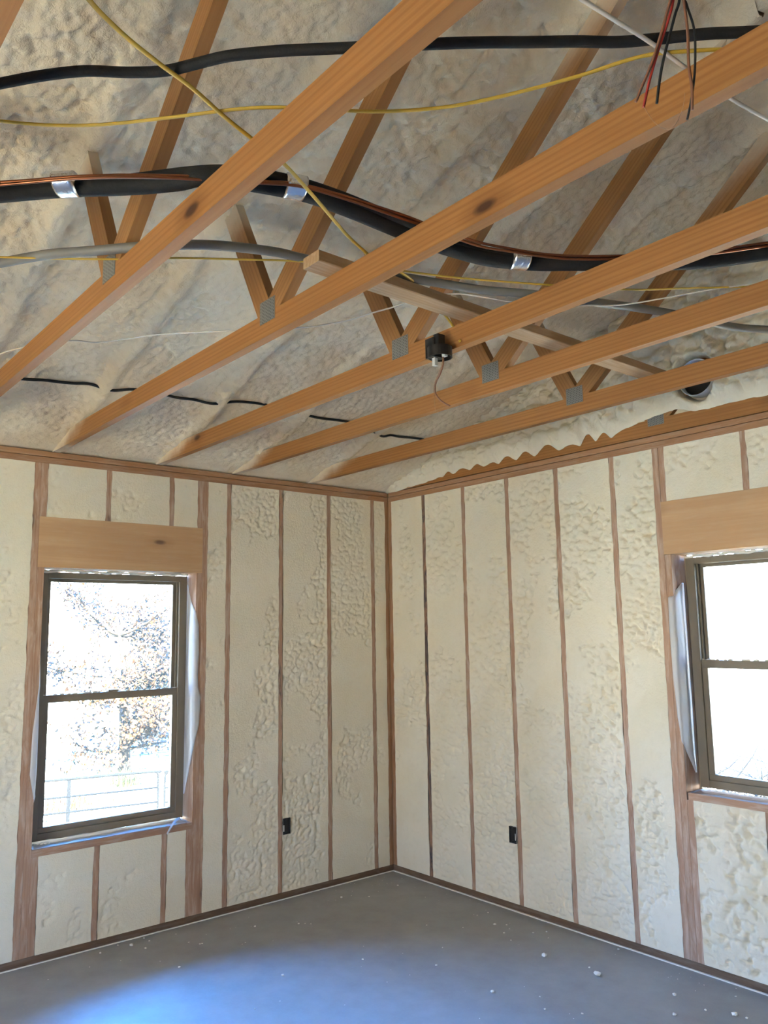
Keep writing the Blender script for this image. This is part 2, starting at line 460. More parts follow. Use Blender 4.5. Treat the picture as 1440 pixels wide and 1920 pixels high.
# ------------------------------------------------------------------ framed walls
# a wall is written in (u, d, z): u along the wall, d outwards, z up
def MAP_N(u, d, z): return (u, d, z)            # north wall (left in the photo)
def MAP_E(u, d, z): return (d, u, z)            # east wall (right in the photo)
def wbox(name, mp, u0, u1, d0, d1, z0, z1, mat, parent, cham=0.0015):
    a = mp(u0, d0, z0); b = mp(u1, d1, z1)
    return box(name, [min(p, q) for p, q in zip(a, b)], [max(p, q) for p, q in zip(a, b)], mat, parent, cham)
def foam_panel(mp, u0, u1, z0, z1, parent, seed, rough=0.5, step=0.009, big=0.040, rec=0.0, depth=0.8):
    """foam sprayed between studs: planed flush in places, left lumpy where it did not fill the bay"""
    if u0 > u1: u0, u1 = u1, u0
    nu = max(4, int((u1 - u0) / step) + 1); nz = max(4, int((z1 - z0) / step) + 1)
    uu = np.linspace(0, 1, nu); zz = np.linspace(z0, z1, nz)
    Ua, Z = np.meshgrid(uu, zz, indexing='ij')
    # ragged edges that lap over the timber
    e0 = u0 - 0.010 * (fbm(zz * 14, zz * 0 + seed, seed, 3) - 0.42)
    e1 = u1 + 0.010 * (fbm(zz * 14, zz * 0 + seed + 9, seed + 2, 3) - 0.42)
    U = e0[None, :] + Ua * (e1 - e0)[None, :]
    lo = fbm(U * 2.6, Z * 1.9, seed, 3)
    lo2 = fbm(U * 7, Z * 6, seed + 11, 3)
    # 'rough' is the share of the bay left as sprayed bubbles; the rest is planed flush
    field = lo * 0.75 + lo2 * 0.25
    q = float(np.quantile(field, min(0.98, max(0.02, rough))))
    m = 1 - sstep(q - 0.035, q + 0.035, field)
    wob = 0.30 * big * (fbm(U / big / 1.3, Z / big / 1.3, seed + 40, 2) - .5) * 2
    d1 = cells((U + wob) / (big * 1.20), (Z + wob) / big, seed)
    d2 = cells((U - wob) / (big * 0.52), (Z + wob) / (big * 0.46), seed + 5)
    dome = 0.70 * (1 - np.clip(d1, 0, 1.05) ** 2) + 0.30 * (1 - np.clip(d2, 0, 1.05) ** 2)
    dep = big * depth
    hb = dep * (dome - 0.80) + 0.010 * (fbm(U * 5, Z * 5, seed + 81, 3) - .5) - 0.003
    h = hb * m + 0.012 * (1 - m)
    h = np.clip(h, -0.060, 0.0)
    # planed surface still wanders a millimetre or two
    h = h + 0.0022 * (fbm(U * 9, Z * 9, seed + 31, 3) - .35)
    ed = np.minimum(Ua, 1 - Ua) * (u1 - u0)
    ed = np.minimum(ed, np.minimum(Z - z0, z1 - Z))
    h = h * sstep(0, 0.020, ed) + 0.0012 - rec
    D = -h
    a = mp(U, D, Z)
    return grid_obj('foam_panel', np.stack(np.broadcast_arrays(*a), -1), 'wall_foam', parent)

def sheath(name, mp, u0, u1, z0, z1, holes, parent=None):
    """outer sheathing with openings, one mesh"""
    us = sorted({u0, u1, *[h[0] for h in holes], *[h[1] for h in holes]})
    zs = sorted({z0, z1, *[h[2] for h in holes], *[h[3] for h in holes]})
    vs, fs = [], []
    for i in range(len(us) - 1):
        for j in range(len(zs) - 1):
            cu_, cz_ = (us[i] + us[i + 1]) / 2, (zs[j] + zs[j + 1]) / 2
            if any(h[0] < cu_ < h[1] and h[2] < cz_ < h[3] for h in holes): continue
            b = len(vs)
            for d in (WD, WD + 0.012):
                for (p, q) in ((us[i], zs[j]), (us[i + 1], zs[j]), (us[i + 1], zs[j + 1]), (us[i], zs[j + 1])):
                    vs.append(mp(p, d, q))
            fs += [(b, b + 1, b + 2, b + 3), (b + 4, b + 5, b + 6, b + 7), (b, b + 1, b + 5, b + 4), (b + 1, b + 2, b + 6, b + 5), (b + 2, b + 3, b + 7, b + 6), (b + 3, b, b + 4, b + 7)]
    o_ = mp((u0 + u1) / 2, WD, 0)
    o = mesh_obj(name, [tuple(a - b for a, b in zip(v, o_)) for v in vs], fs, 'sheathing', parent, Matrix.Translation(o_))
    return o

T = 0.038
# ---- north wall
WN = (-2.547, -1.607, 0.583, 2.110)             # rough opening of the north window
wall_n = sheath('wall_left', MAP_N, WEST, 0.14, -0.1, 3.0, [WN])
tag(wall_n, 'framed wall filled with cream spray foam around the window with the tree view', None, None, 'structure')
def stud(mp, c, z0, z1, parent, name='stud', mat='stud_wood', w=T):
    return wbox(name, mp, c - w / 2, c + w / 2, 0.0, WD, z0, z1, mat, parent)
def plates(mp, u0, u1, parent, cut=0.0):
    wbox('bottom_plate', mp, u0, u1, -0.004, WD, 0.006, T + 0.006, 'sole_wood', parent)
    wbox('top_plate', mp, u0, u1, -0.003, WD, H, H + T - 0.002, 'plate_wood', parent)
    wbox('top_plate', mp, u0, u1, 0.004, WD, H + T + 0.002, ZT - 0.003, 'plate_wood', parent)
plates(MAP_N, WEST, 0.0, wall_n)
wbox('sill_seal', MAP_N, WEST, 0.0, -0.010, WD, 0.0, 0.006, 'caulk_foam', wall_n)
Z0 = T + 0.006
n_st = [-(0.160 + k_ * S) for k_ in range(4)]
stud(MAP_N, -0.019, Z0, H, wall_n, 'corner_stud', 'plate_wood')
for i, c in enumerate(n_st):
    stud(MAP_N, c, Z0, H, wall_n, 'stud', 'spotted_stud' if i == 2 else 'stud_wood', 0.034 if i != 2 else 0.030)
KN = (-2.604, -1.550)
for c in KN: stud(MAP_N, c, Z0, H, wall_n, 'king_stud')
for c in (-2.566, -1.588): stud(MAP_N, c, Z0, WN[3], wall_n, 'trimmer_stud')
for c in (-2.528, -1.626): stud(MAP_N, c, Z0, 0.545, wall_n, 'cripple_stud')
for c in (-2.566, ): stud(MAP_N, c, 2.402, H, wall_n, 'cripple_stud')
stud(MAP_N, -1.588, 2.402, H, wall_n, 'cripple_stud')
for c in (-1.786, -2.192):
    stud(MAP_N, c, 2.402, H, wall_n, 'cripple_stud', 'stud_wood', 0.032)
    stud(MAP_N, c, Z0, 0.545, wall_n, 'cripple_stud', 'stud_wood', 0.034)
wbox('header', MAP_N, -2.585, -1.569, -0.002, WD, 2.111, 2.401, 'header_wood', wall_n)
wbox('rough_sill', MAP_N, -2.547, -1.607, -0.001, WD, 0.545, 0.583, 'stud_wood', wall_n)
for c in (-3.005, -3.411, -3.818, -4.224, -4.630, -5.037, -5.443, -5.85): stud(MAP_N, c, Z0, H, wall_n)
sd = 1
def bays(mp, edges, z0, z1, parent, roughs, step=0.009, big=0.04, depth=0.75):
    global sd
    for i, (a, b) in enumerate(edges):
        sd += 1
        foam_panel(mp, a, b, z0, z1, parent, sd, roughs[i % len(roughs)], step, big, 0.0, depth)
hw = T / 2 - 0.001
#
bays(MAP_N, [(-0.037, n_st[0] + hw), (n_st[0] - hw, n_st[1] + hw), (n_st[1] - hw, n_st[2] + hw), (n_st[2] - hw, n_st[3] + hw), (n_st[3] - hw, KN[1] + hw)], Z0 - .001, H + 0.001, wall_n, [0.25, 0.50, 0.66, 0.56, 0.25], 0.0070, 0.026, 0.95)
bays(MAP_N, [(-1.608, -1.769), (-1.803, -2.175), (-2.209, -2.546)], 2.400, H + .001, wall_n, [0.25, 0.45, 0.3], 0.008, 0.028, 0.9)
bays(MAP_N, [(-1.646, -1.768), (-1.804, -2.174), (-2.210, -2.508)], Z0 - .001, 0.546, wall_n, [0.15, 0.30, 0.40], 0.008, 0.028, 0.7)
bays(MAP_N, [(-2.624, -2.987)], Z0 - .001, H + .001, wall_n, [0.45], 0.008, 0.026, 0.9)
bays(MAP_N, [(-3.024, -3.393), (-3.430, -3.80), (-3.837, -4.206), (-4.243, -4.612), (-4.649, -5.018), (-5.056, -5.425), (-5.462, -5.83), (-5.87, WEST)], Z0 - .001, H + .001, wall_n, [0.4], 0.03)

# ---- east wall with the gable above it
WE = (-3.335, -2.385, 0.872, 2.112)
wall_e = sheath('wall_right', MAP_E, SOUTH - 0.15, 0.152, -0.1, 4.2, [WE])
tag(wall_e, 'framed gable wall with lumpy cream spray foam and the sunlit window', None, None, 'structure')
plates(MAP_E, SOUTH, 0.0, wall_e)
wbox('sill_seal', MAP_E, SOUTH, 0.0, -0.014, WD, 0.0, 0.006, 'caulk_foam', wall_e)
stud(MAP_E, -0.021, Z0, H, wall_e, 'corner_stud', 'plate_wood', 0.042)
e_st = [-(0.406 + k_ * S) for k_ in range(5)]
for i, c in enumerate(e_st):
    stud(MAP_E, c, Z0, H, wall_e, 'stud', 'stained_stud' if i == 0 else 'stud_wood', 0.034)
for c in (-2.318, -3.402): stud(MAP_E, c, Z0, H, wall_e, 'king_stud')
for c in (-2.356, -3.364): stud(MAP_E, c, Z0, WE[3], wall_e, 'trimmer_stud')
for c in (-2.394, -3.326): stud(MAP_E, c, Z0, 0.834, wall_e, 'cripple_stud')
for c in (-2.356, -2.820, -3.226, -3.364): stud(MAP_E, c, 2.406, H, wall_e, 'cripple_stud', 'stud_wood', 0.034)
for c in (-2.800, -3.20): stud(MAP_E, c, Z0, 0.834, wall_e, 'cripple_stud', 'stud_wood', 0.034)
wbox('header', MAP_E, -3.383, -2.337, -0.003, WD, 2.114, 2.405, 'header_wood', wall_e)
wbox('rough_sill', MAP_E, -3.335, -2.385, -0.001, WD, 0.834, 0.872, 'stud_wood', wall_e)
e_far = [-3.71 - k_ * S for k_ in range(9)]
for c in e_far: stud(MAP_E, c, Z0, H, wall_e)
bays(MAP_E, [(-0.041, e_st[0] + hw), (e_st[0] - hw, e_st[1] + hw), (e_st[1] - hw, e_st[2] + hw), (e_st[2] - hw, e_st[3] + hw), (e_st[3] - hw, e_st[4] + hw), (e_st[4] - hw, -2.300)], Z0 - .001, H + .001, wall_e, [0.35, 0.72, 0.82, 0.78, 0.82, 0.62], 0.0070, 0.033, 1.45)
bays(MAP_E, [(-2.374, -2.803), (-2.837, -3.209), (-3.243, -3.347)], 2.404, H + .001, wall_e, [0.40], 0.008, 0.036, 1.2)
bays(MAP_E, [(-2.412, -2.783), (-2.817, -3.183), (-3.217, -3.308)], Z0 - .001, 0.836, wall_e, [0.92], 0.0075, 0.042, 1.5)
ee = [-3.421] + e_far + [SOUTH]
bays(MAP_E, [(ee[i] - (hw if i else 0), ee[i + 1] + (hw if i + 1 < len(ee) - 1 else 0)) for i in range(len(ee) - 1)], Z0 - .001, H + .001, wall_e, [0.5], 0.03)

# gable foam above the wall, sprayed against the gable truss with scalloped lower edge
gu = np.concatenate([np.arange(0.0, 3.6, 0.010), np.arange(3.6, 7.31, 0.04)])
gv = np.linspace(0, 1, 130)
GU, GV = np.meshgrid(gu, gv, indexing='ij')
top = 2.95 + SLOPE * (3.65 - np.abs(GU - 3.65))
wv_ = GU + 0.16 * (fbm(GU * 3.1, GU * 0, 5, 3) - .5)
sc = (0.022 + 0.050 * vnoise(np.floor(wv_ / 0.15), GU * 0, 6)) * np.abs(np.sin(wv_ * PI / 0.15)) ** 1.4 * (0.35 + 1.3 * vnoise(np.floor(wv_ / 0.15) * 1.7, GU * 0 + 4, 9)) * sstep(.5, .9, GU) * (1 - sstep(2.0, 2.3, GU)) + 0.022 * (fbm(GU * 11, GU * 0 + 3, 8, 4) - .5)
win = sstep(2.10, 2.28, GU) * (1 - sstep(2.46, 2.60, GU))
bot = ZT + 0.030 + sc + 0.052 * sstep(1.9, 2.5, GU) - 0.035 * (1 - sstep(0, .8, GU)) + 0.03 * win
bot = np.minimum(bot, top - 0.02)
GZ = bot + GV ** 0.8 * (top - bot)
L = lumps(GU, GZ, 0.060, 77)
gd = 0.000 + 0.062 * (1 - np.clip(cells(GU / 0.062, GZ / 0.055, 7), 0, 1.05) ** 2) + 0.032 * lumps(GU, GZ, 0.028, 78) + 0.06 * (fbm(GU * 2.0, GZ * 2.6, 12, 3) - .45)
gd = gd * sstep(-0.02, 0.10, GZ - bot) + 0.004 - 0.05 * sstep(0.0, 1, (GZ - bot - .05) / .4) * 0
# hollow round the duct
dd = np.hypot(GU - 2.62, GZ - 3.035)
gd = gd - 0.0
gd = np.where(dd < 0.135, gd * sstep(0.085, 0.135, dd) - 0.10 * (1 - sstep(0.085, 0.135, dd)), gd)
gf = grid_obj('gable_foam', np.stack([-gd, -GU, GZ], -1), 'wall_foam', wall_e)

bk = grid_obj('gable_foam', np.stack([0.036 - 0.02 * lumps(GU, GZ - 0.03, 0.06, 31), -GU, ZT + 0.005 + GV * (top - ZT)], -1), 'wall_foam', wall_e)
# ---- unseen walls behind the camera, with a door opening added to light the room
def MAP_S(u, d, z): return (u, SOUTH - d, z)
def MAP_W(u, d, z): return (WEST - d, u, z)
OS = None
OW = (-3.50, -2.10, 0.0, 2.10)
wall_s = sheath('wall_back', MAP_S, WEST - 0.15, 0.15, -0.1, 3.0, [])
tag(wall_s, 'framed foam-filled wall closing the room behind the viewer', None, None, 'structure')
wall_w = sheath('wall_side', MAP_W, SOUTH, 0.15, -0.1, 4.2, [OW])
tag(wall_w, 'framed foam-filled wall beside the viewer, with a door opening added for light', None, None, 'structure')
for mp, u0, u1, op, wl in ((MAP_S, WEST, 0.0, OS, wall_s), (MAP_W, SOUTH, 0.0, OW, wall_w)):
    solid = op is None
    op = op or (u1 - .001, u1 - .0005, 0, 2.2)
    for a, b in ((u0, op[0]), (op[1], u1)): wbox('bottom_plate', mp, a, b, -0.004, WD, 0.0, T, 'sole_wood', wl)
    wbox('top_plate', mp, u0, u1, 0, WD, H, ZT, 'plate_wood', wl)
    if not solid: wbox('header', mp, op[0] - .04, op[1] + .04, -0.002, WD, 2.20, 2.49, 'header_wood', wl)
    us = [op[0] - .019, op[1] + .019]
    q = op[0] - 0.45
    while q > u0 + .05: us.append(q); q -= S
    q = op[1] + 0.45
    while q < u1 - .05: us.append(q); q += S
    us = sorted(us)
    for c in us: stud(mp, c, T, H, wl)
    ed = [u0 - .019] + us + [u1 + .019]
    for a, b in zip(ed[:-1], ed[1:]):
        sd += 1
        if op[0] - .05 < a and b < op[1] + .05: foam_panel(mp, a + .019, b - .019, 2.49, H, wl, sd, 0.4, 0.04)
        else: foam_panel(mp, a + .019, b - .019, T, H, wl, sd, 0.4, 0.04)
gw = np.linspace(0, 7.3, 60); gq = np.linspace(0, 1, 20)
GU, GV = np.meshgrid(gw, gq, indexing='ij')
top = 2.95 + SLOPE * (3.65 - np.abs(GU - 3.65)); GZ = ZT + GV * (top - ZT)
grid_obj('gable_foam', np.stack([WEST + 0.02 + 0.04 * lumps(GU, GZ, 0.1, 5), -GU, GZ], -1), 'wall_foam', wall_w)

# ------------------------------------------------------------------ sprayed roof
def roof_panel(t):
    return 2.80 + SLOPE * (3.65 - np.sqrt((3.65 - t) ** 2 + 0.10 ** 2))
def rib_sum(x, t, seed):
    r = np.zeros_like(x)
    for i, c in enumerate(TR + [-4.90, -5.50]):
        amp = (0.032 + 0.026 * (fbm(t * 2.2, t * 0 + i * 3.1, seed + i, 3) - .4) * 2) * sstep(0.10, 0.75, t)
        wdt = 0.042 + 0.012 * (fbm(t * 3, t * 0 + i, seed + i + 30, 2) - .5)
        off = 0.010 * (fbm(t * 2, t * 0 + i * 2, seed + i + 50, 2) - .5)
        # the spray gathers where a web meets the chord and towards the ridge
        ext = 0.075 * sstep(3.10, 3.62, t) + 0.030 * np.exp(-((t - 1.97) / 0.12) ** 2)
        dx = (x - c - off) / wdt
        r += (amp + ext) * np.exp(-np.abs(dx) ** 2.6)
    return r
rx = np.concatenate([np.arange(WEST, -3.9, 0.04), np.arange(-3.9, 0.035, 0.0095)])
ry = np.concatenate([np.arange(-0.10, 3.55, 0.0100), np.linspace(3.56, 3.65, 6)])
X, Tt = np.meshgrid(rx, ry, indexing='ij')
L = lumps(X, Tt, 0.055, 3)
L2 = 1 - np.clip(cells((X + 0.006 * (fbm(X * 30, Tt * 30, 2, 2) - .5)) / 0.030, Tt / 0.026, 9), 0, 1.05) ** 2
patch = sstep(0.35, 0.65, fbm(X * 1.3, Tt * 1.3, 21, 3))
big = fbm(X * 1.6, Tt * 2.2, 14, 3)
Zr = roof_panel(Tt) - rib_sum(X, Tt, 4) - (0.032 * L * (0.45 + 0.75 * patch) + 0.018 * L2 + 0.075 * (big - .5)) * sstep(-0.02, 0.5, Tt + 0.06)
Zr = Zr - 0.010 * (fbm(X * 30, Tt * 30, 17, 3) - .5)
# ragged lower edge on the top plate
Zr = np.where(Tt < 0.03, np.minimum(Zr, 2.80 + 0.012 * fbm(X * 12, Tt * 12, 33, 3)), Zr)
roof = grid_obj('ceiling', np.stack([X, -Tt, Zr], -1), 'roof_foam')
tag(roof, 'sloping roof underside coated with lumpy cream spray foam', None, None, 'structure')
rx = np.arange(WEST, 0.05, 0.05); ry = np.linspace(3.65, 7.42, 70)
X, Tt = np.meshgrid(rx, ry, indexing='ij')
Zr = roof_panel(np.minimum(Tt, 7.3 - Tt)) - rib_sum(X, 7.3 - Tt, 4) - 0.022 * lumps(X, Tt, 0.08, 3) * sstep(7.3, 6.8, Tt)
so = grid_obj('foam_panel', np.stack([X, -Tt, Zr], -1), 'roof_foam', roof)
# outer roof deck with a short eave, keeps the weather and the sky out
for a, b in ((0.30, RIDGE), (SOUTH - 0.30, RIDGE)):
    za = 3.02 + SLOPE * (3.65 - abs(a - RIDGE)); zb = 3.02 + SLOPE * 3.65
    vs = [(WEST - .4, a, za), (0.4, a, za), (0.4, b, zb), (WEST - .4, b, zb)]
    vs += [(p, q, r + 0.02) for p, q, r in vs]
    mesh_obj('roof_deck', [tuple(np.array(v) - np.array(roof.location)) for v in vs], [(0, 1, 2, 3), (4, 5, 6, 7), (0, 1, 5, 4), (1, 2, 6, 5), (2, 3, 7, 6), (3, 0, 4, 7)], 'sheathing', roof, Matrix.Translation(roof.location))

pr = box('sky_block_roof', (WEST - 3.2, -7.6, 2.55), (WEST - 0.16, 0.3, 2.65), 'sheathing')  # added unseen roof on posts, blocks high sky light from the west opening
tag(pr, 'unseen flat roof added to keep blue sky light off the door opening', None, None, 'structure')
for yy in (-7.4, -3.65, 0.1): box('sky_block_post', (WEST - 3.15, yy - .07, -0.6), (WEST - 3.01, yy + .07, 2.55), 'header_wood', pr)
# ------------------------------------------------------------------ trusses
TLAB = {
    1: 'pine roof truss of which only a sliver shows in the top left corner',
    2: 'large pine roof truss crossing in front of the foil-taped pipes at upper left',
    3: 'pine roof truss running from above the tree window to the hanging wires',
    4: 'pine roof truss carrying the round black electrical box',
    5: 'pine roof truss just behind the brown wire curling from the black box',
    6: 'pine roof truss in front of the round duct, last before the gable',
    7: 'gable end truss half buried in foam on top of the gable wall',
}
ZC = ZT + CH
def mirror(poly): return [(2 * RIDGE - y, z) for y, z in reversed(poly)]
SH = [(-2.274, ZC), (-1.915, 3.553), (-1.994, 3.595), (-2.348, 2.925), (-2.348, ZC)]
LO = [(-2.348, ZC), (-2.348, 2.925), (-3.56, 3.943), (-3.62, 3.88), (-2.426, ZC)]
def truss(i, x, thick=T, gable=False):
    t = empty('roof_truss', (x, -0.05, ZT))
    tag(t, TLAB[i], 'truss', 'roof trusses')
    x0, x1 = x - thick / 2, x + thick / 2
    y_in = 0.08
    prism('bottom_chord', [(y_in, ZT), (SOUTH - .08, ZT), (SOUTH - .08, ZC), (y_in, ZC)], x0, x1, (-1, 0), 'truss_wood', t)
    n = math.hypot(1, SLOPE)
    tc = [(0.10, 2.845), (RIDGE, 2.845 + SLOPE * (0.10 - RIDGE)), (RIDGE, 2.845 + .09 + SLOPE * (0.10 - RIDGE)), (0.10, 2.935)]
    prism('top_chord', tc, x0, x1, (-1, SLOPE), 'truss_wood', t)
    prism('top_chord', mirror(tc), x0, x1, (1, SLOPE), 'truss_wood', t)
    for poly, d in ((SH, (0.468, 0.884)), (LO, (-0.766, 0.643))):
        prism('web', poly, x0, x1, d, 'web_wood', t)
        prism('web', mirror(poly), x0, x1, (-d[0], d[1]), 'web_wood', t)
    for yc in (-2.342, 2 * RIDGE + 2.342):
        for sx in ((-1,) if gable else (-1, 1)):
            xc = x + sx * (thick / 2 + 0.0009)
            M = Matrix(((0, 0, sx, xc), (-1, 0, 0, yc), (0, 1, 0, 2.880), (0, 0, 0, 1)))
            a, b = 0.050, 0.042
            vs = [(p, q, r) for r in (-.0008, .0008) for p, q in ((-a, -b), (a, -b), (a, b), (-a, b))]
            mesh_obj('connector_plate', vs, [(0, 1, 2, 3), (4, 5, 6, 7), (0, 1, 5, 4), (1, 2, 6, 5), (2, 3, 7, 6), (3, 0, 4, 7)], 'connector_steel', t, M)
    return t
for i, x in enumerate(TR):
    if i: truss(i, x)          # the first one hangs behind the viewer, out of the picture
truss(7, 0.013, T, True)

br = board('lateral_brace', (-2.615, -2.752, ZC + 0.0195), (-0.570, -2.748, ZC + 0.0195), (0, 1, 0), 0.087, 0.038, 'brace_wood', None, 0.003)
tag(br, 'greyish two by four lying flat across the tops of four truss chords', 'lumber')

# ------------------------------------------------------------------ windows
def build_window(name, mp, op, rail, label):
    """single-hung window set at the outer side of the opening"""
    u0, u1 = op[0] + 0.010, op[1] - 0.010
    z0, z1 = op[2] + 0.016, op[3] - 0.016
    root = empty(name, mp((u0 + u1) / 2, 0.14, z0)); tag(root, label, None, None, 'structure')
    d0, d1 = 0.108, 0.185
    fw = 0.050
    for a, b, c, d in ((u0, u0 + fw, z0, z1), (u1 - fw, u1, z0, z1), (u0 + fw, u1 - fw, z1 - 0.036, z1), (u0 + fw, u1 - fw, z0, z0 + 0.040)):
        wbox('window_frame', mp, a, b, d0, d1, c, d, 'window_frame', root)
    # stop beads
    for a, b in ((u0 + fw, u0 + fw + 0.010), (u1 - fw - 0.010, u1 - fw)):
        wbox('stop_bead', mp, a, b, d0 + 0.022, d0 + 0.034, rail, z1 - 0.036, 'window_frame', root)
    iu0, iu1 = u0 + fw, u1 - fw
    def sash(zl, zh, da, db, st, bot, top):
        s = wbox('sash', mp, iu0, iu1, da, db, zl, zl + bot, 'window_frame', root)
        wbox('sash_rail', mp, iu0, iu1, da, db, zh - top, zh, 'window_frame', s)
        wbox('sash_stile', mp, iu0, iu0 + st, da, db, zl + bot, zh - top, 'window_frame', s)
        wbox('sash_stile', mp, iu1 - st, iu1, da, db, zl + bot, zh - top, 'window_frame', s)
        wbox('pane', mp, iu0 + st - .004, iu1 - st + .004, (da + db) / 2 - .002, (da + db) / 2 + .002, zl + bot - .004, zh - top + .004, 'window_glass', s, 0.0005)
    sash(rail - 0.020, z1 - 0.036, 0.150, 0.176, 0.028, 0.036, 0.018)
    sash(z0 + 0.040, rail + 0.018, 0.116, 0.146, 0.032, 0.030, 0.042)
    wbox('latch', mp, (iu0 + iu1) / 2 - .03, (iu0 + iu1) / 2 + .03, 0.118, 0.150, rail + 0.019, rail + 0.030, 'window_frame', root)
    # foam sealant squeezed into the gap over the frame, and crumbs left along the meeting rail
    rs = random.Random(len(name) + int(rail * 100))
    n = 26
    pts = [mp(u0 + (u1 - u0) * i / n, 0.103 + rs.uniform(-.006, .004), z1 + 0.006 + rs.uniform(-.004, .006)) for i in range(n + 1)]
    vs, fs = tube_data(smooth_path(pts, 3), lambda t: 0.008 + 0.002 * math.sin(t * 31) + 0.001 * math.sin(t * 77), 7)
    o_ = Vector(pts[n // 2]); mesh_obj('sealant_bead', [q - o_ for q in vs], fs, 'caulk_foam', root, Matrix.Translation(o_), True, False)
    pts = [mp(iu0 + (iu1 - iu0) * i / n, 0.128 + rs.uniform(-.006, .006), rail + 0.0195 + rs.uniform(0, .002)) for i in range(n + 1)]
    amp = [rs.choice((0.0008, 0.0008, 0.002, 0.005, 0.006)) for _ in range(90)]
    path = smooth_path(pts, 3)
    vs, fs = tube_data(path, lambda t: amp[min(89, int(t * 89))], 6)
    o_ = Vector(pts[n // 2]); mesh_obj('foam_dust', [q - o_ for q in vs], fs, 'caulk_foam', root, Matrix.Translation(o_), True, False)
    return root
win_n = build_window('window_1', MAP_N, WN, 1.372, 'brown single-hung window looking out on the autumn tree and gate')
win_e = build_window('window_2', MAP_E, WE, 1.528, 'shorter brown single-hung window cut off at the right edge')

# torn protective film around the openings
def film(name, mp, rows, label, thick=0.0008):
    """rows: list of (z, [(u, d), ...]) sections from the frame to the free edge"""
    n = 14; P = []
    for z, sec in rows:
        q = smooth_path([(u, d, z) for u, d in sec], 6)
        # resample
        L_ = [0]
        for a, b in zip(q[:-1], q[1:]): L_.append(L_[-1] + (b - a).length)
        r = []
        for i in range(n):
            s_ = L_[-1] * i / (n - 1); j = 0
            while j < len(L_) - 2 and L_[j + 1] < s_: j += 1
            f = (s_ - L_[j]) / max(1e-9, L_[j + 1] - L_[j]); v_ = q[j].lerp(q[j + 1], min(1, max(0, f)))
            r.append(v_)
        P.append(r)
    A = np.array([[[p_.x, p_.y, p_.z] for p_ in r] for r in P])
    # refine along z
    m = len(A); tt = np.linspace(0, m - 1, (m - 1) * 6 + 1); i0 = np.clip(tt.astype(int), 0, m - 2); f = (tt - i0)[:, None, None]
    B = A[i0] * (1 - f) + A[i0 + 1] * f
    B[..., 0] += 0.0030 * (fbm(B[..., 2] * 9, B[..., 1] * 30, 5, 3) - .5)
    w = mp(B[..., 0], B[..., 1], B[..., 2])
    o = grid_obj(name, np.stack(np.broadcast_arrays(*w), -1), 'film')
    md = o.modifiers.new('thickness', 'SOLIDIFY'); md.thickness = thick; md.offset = 0
    return o
j = -1.612
rows = [(2.040, [(j - .003, .106), (j - .002, .104), (j - .001, .102)]),
        (1.985, [(j - .004, .106), (j - .004, .095), (j - .002, .082)]),
        (1.920, [(j - .005, .106), (j - .006, .075), (j - .002, .045)]),
        (1.860, [(j - .005, .106), (j - .008, .050), (j + .000, .000), (j + .006, -.004)]),
        (1.780, [(j - .005, .106), (j - .010, .050), (j + .000, -.004), (j + .024, -.006)]),
        (1.600, [(j - .006, .106), (j - .012, .050), (j + .000, -.005), (j + .029, -.007)]),
        (1.480, [(j - .006, .106), (j - .012, .050), (j + .000, -.005), (j + .022, -.006)]),
        (1.400, [(j - .006, .106), (j - .010, .050), (j + .000, -.006), (j + .026, -.007)]),
        (1.330, [(j - .006, .106), (j - .010, .050), (j + .000, -.006), (j + .043, -.008)]),
        (1.170, [(j - .006, .106), (j - .010, .050), (j + .000, -.006), (j + .038, -.007)]),
        (1.060, [(j - .006, .106), (j - .008, .050), (j + .000, -.005), (j + .010, -.006)]),
        (0.980, [(j - .005, .106), (j - .008, .055), (j + .000, .010)]),
        (0.860, [(j - .005, .106), (j - .006, .075), (j + .000, .055)]),
        (0.740, [(j - .004, .106), (j - .004, .102), (j - .003, .098)])]
f1 = film('plastic_film', MAP_N, rows, '')
tag(f1, 'torn bluish plastic film lining the jamb of the window with the tree view', 'plastic film', 'torn window films')
jl = -2.543
rows = [(1.62, [(jl + .004, .106), (jl + .002, .06), (jl + .001, .02)]),
        (1.45, [(jl + .004, .106), (jl + .004, .05), (jl + .002, .00), (jl - .006, -.006)]),
        (1.20, [(jl + .004, .106), (jl + .004, .05), (jl + .002, -.006), (jl - .030, -.008)]),
        (0.98, [(jl + .004, .106), (jl + .004, .05), (jl + .002, -.006), (jl - .034, -.008)]),
        (0.86, [(jl + .004, .106), (jl + .004, .05), (jl + .002, -.004), (jl - .010, -.006)]),
        (0.76, [(jl + .004, .106), (jl + .004, .08), (jl + .002, .06)])]
f2 = film('plastic_film', MAP_N, rows, '')
tag(f2, 'grey flap of torn film on the shaded left jamb of the tree window', 'plastic film', 'torn window films')
jr = -2.380
rows = [(1.960, [(jr + .001, .106), (jr - .004, .09), (jr - .002, .08)]),
        (1.925, [(jr + .000, .106), (jr - .008, .06), (jr + .000, .030)]),
        (1.880, [(jr + .000, .106), (jr - .012, .05), (jr + .001, -.004), (jr + .034, -.006)]),
        (1.700, [(jr + .000, .106), (jr - .014, .05), (jr + .001, -.006), (jr + .036, -.008)]),
        (1.450, [(jr + .000, .106), (jr - .014, .05), (jr + .001, -.006), (jr + .032, -.008)]),
        (1.250, [(jr + .000, .106), (jr - .013, .05), (jr + .001, -.006), (jr + .022, -.008)]),
        (1.130, [(jr + .000, .106), (jr - .012, .05), (jr + .001, -.004), (jr + .010, -.006)]),
        (1.060, [(jr + .000, .106), (jr - .010, .06), (jr + .001, .030)]),
        (0.960, [(jr + .000, .106), (jr - .004, .100), (jr + .001, .095)])]
f3 = film('plastic_film', MAP_E, rows, '')
tag(f3, 'long white plastic film hanging down the jamb of the window cut by the right edge', 'plastic film', 'torn window films')
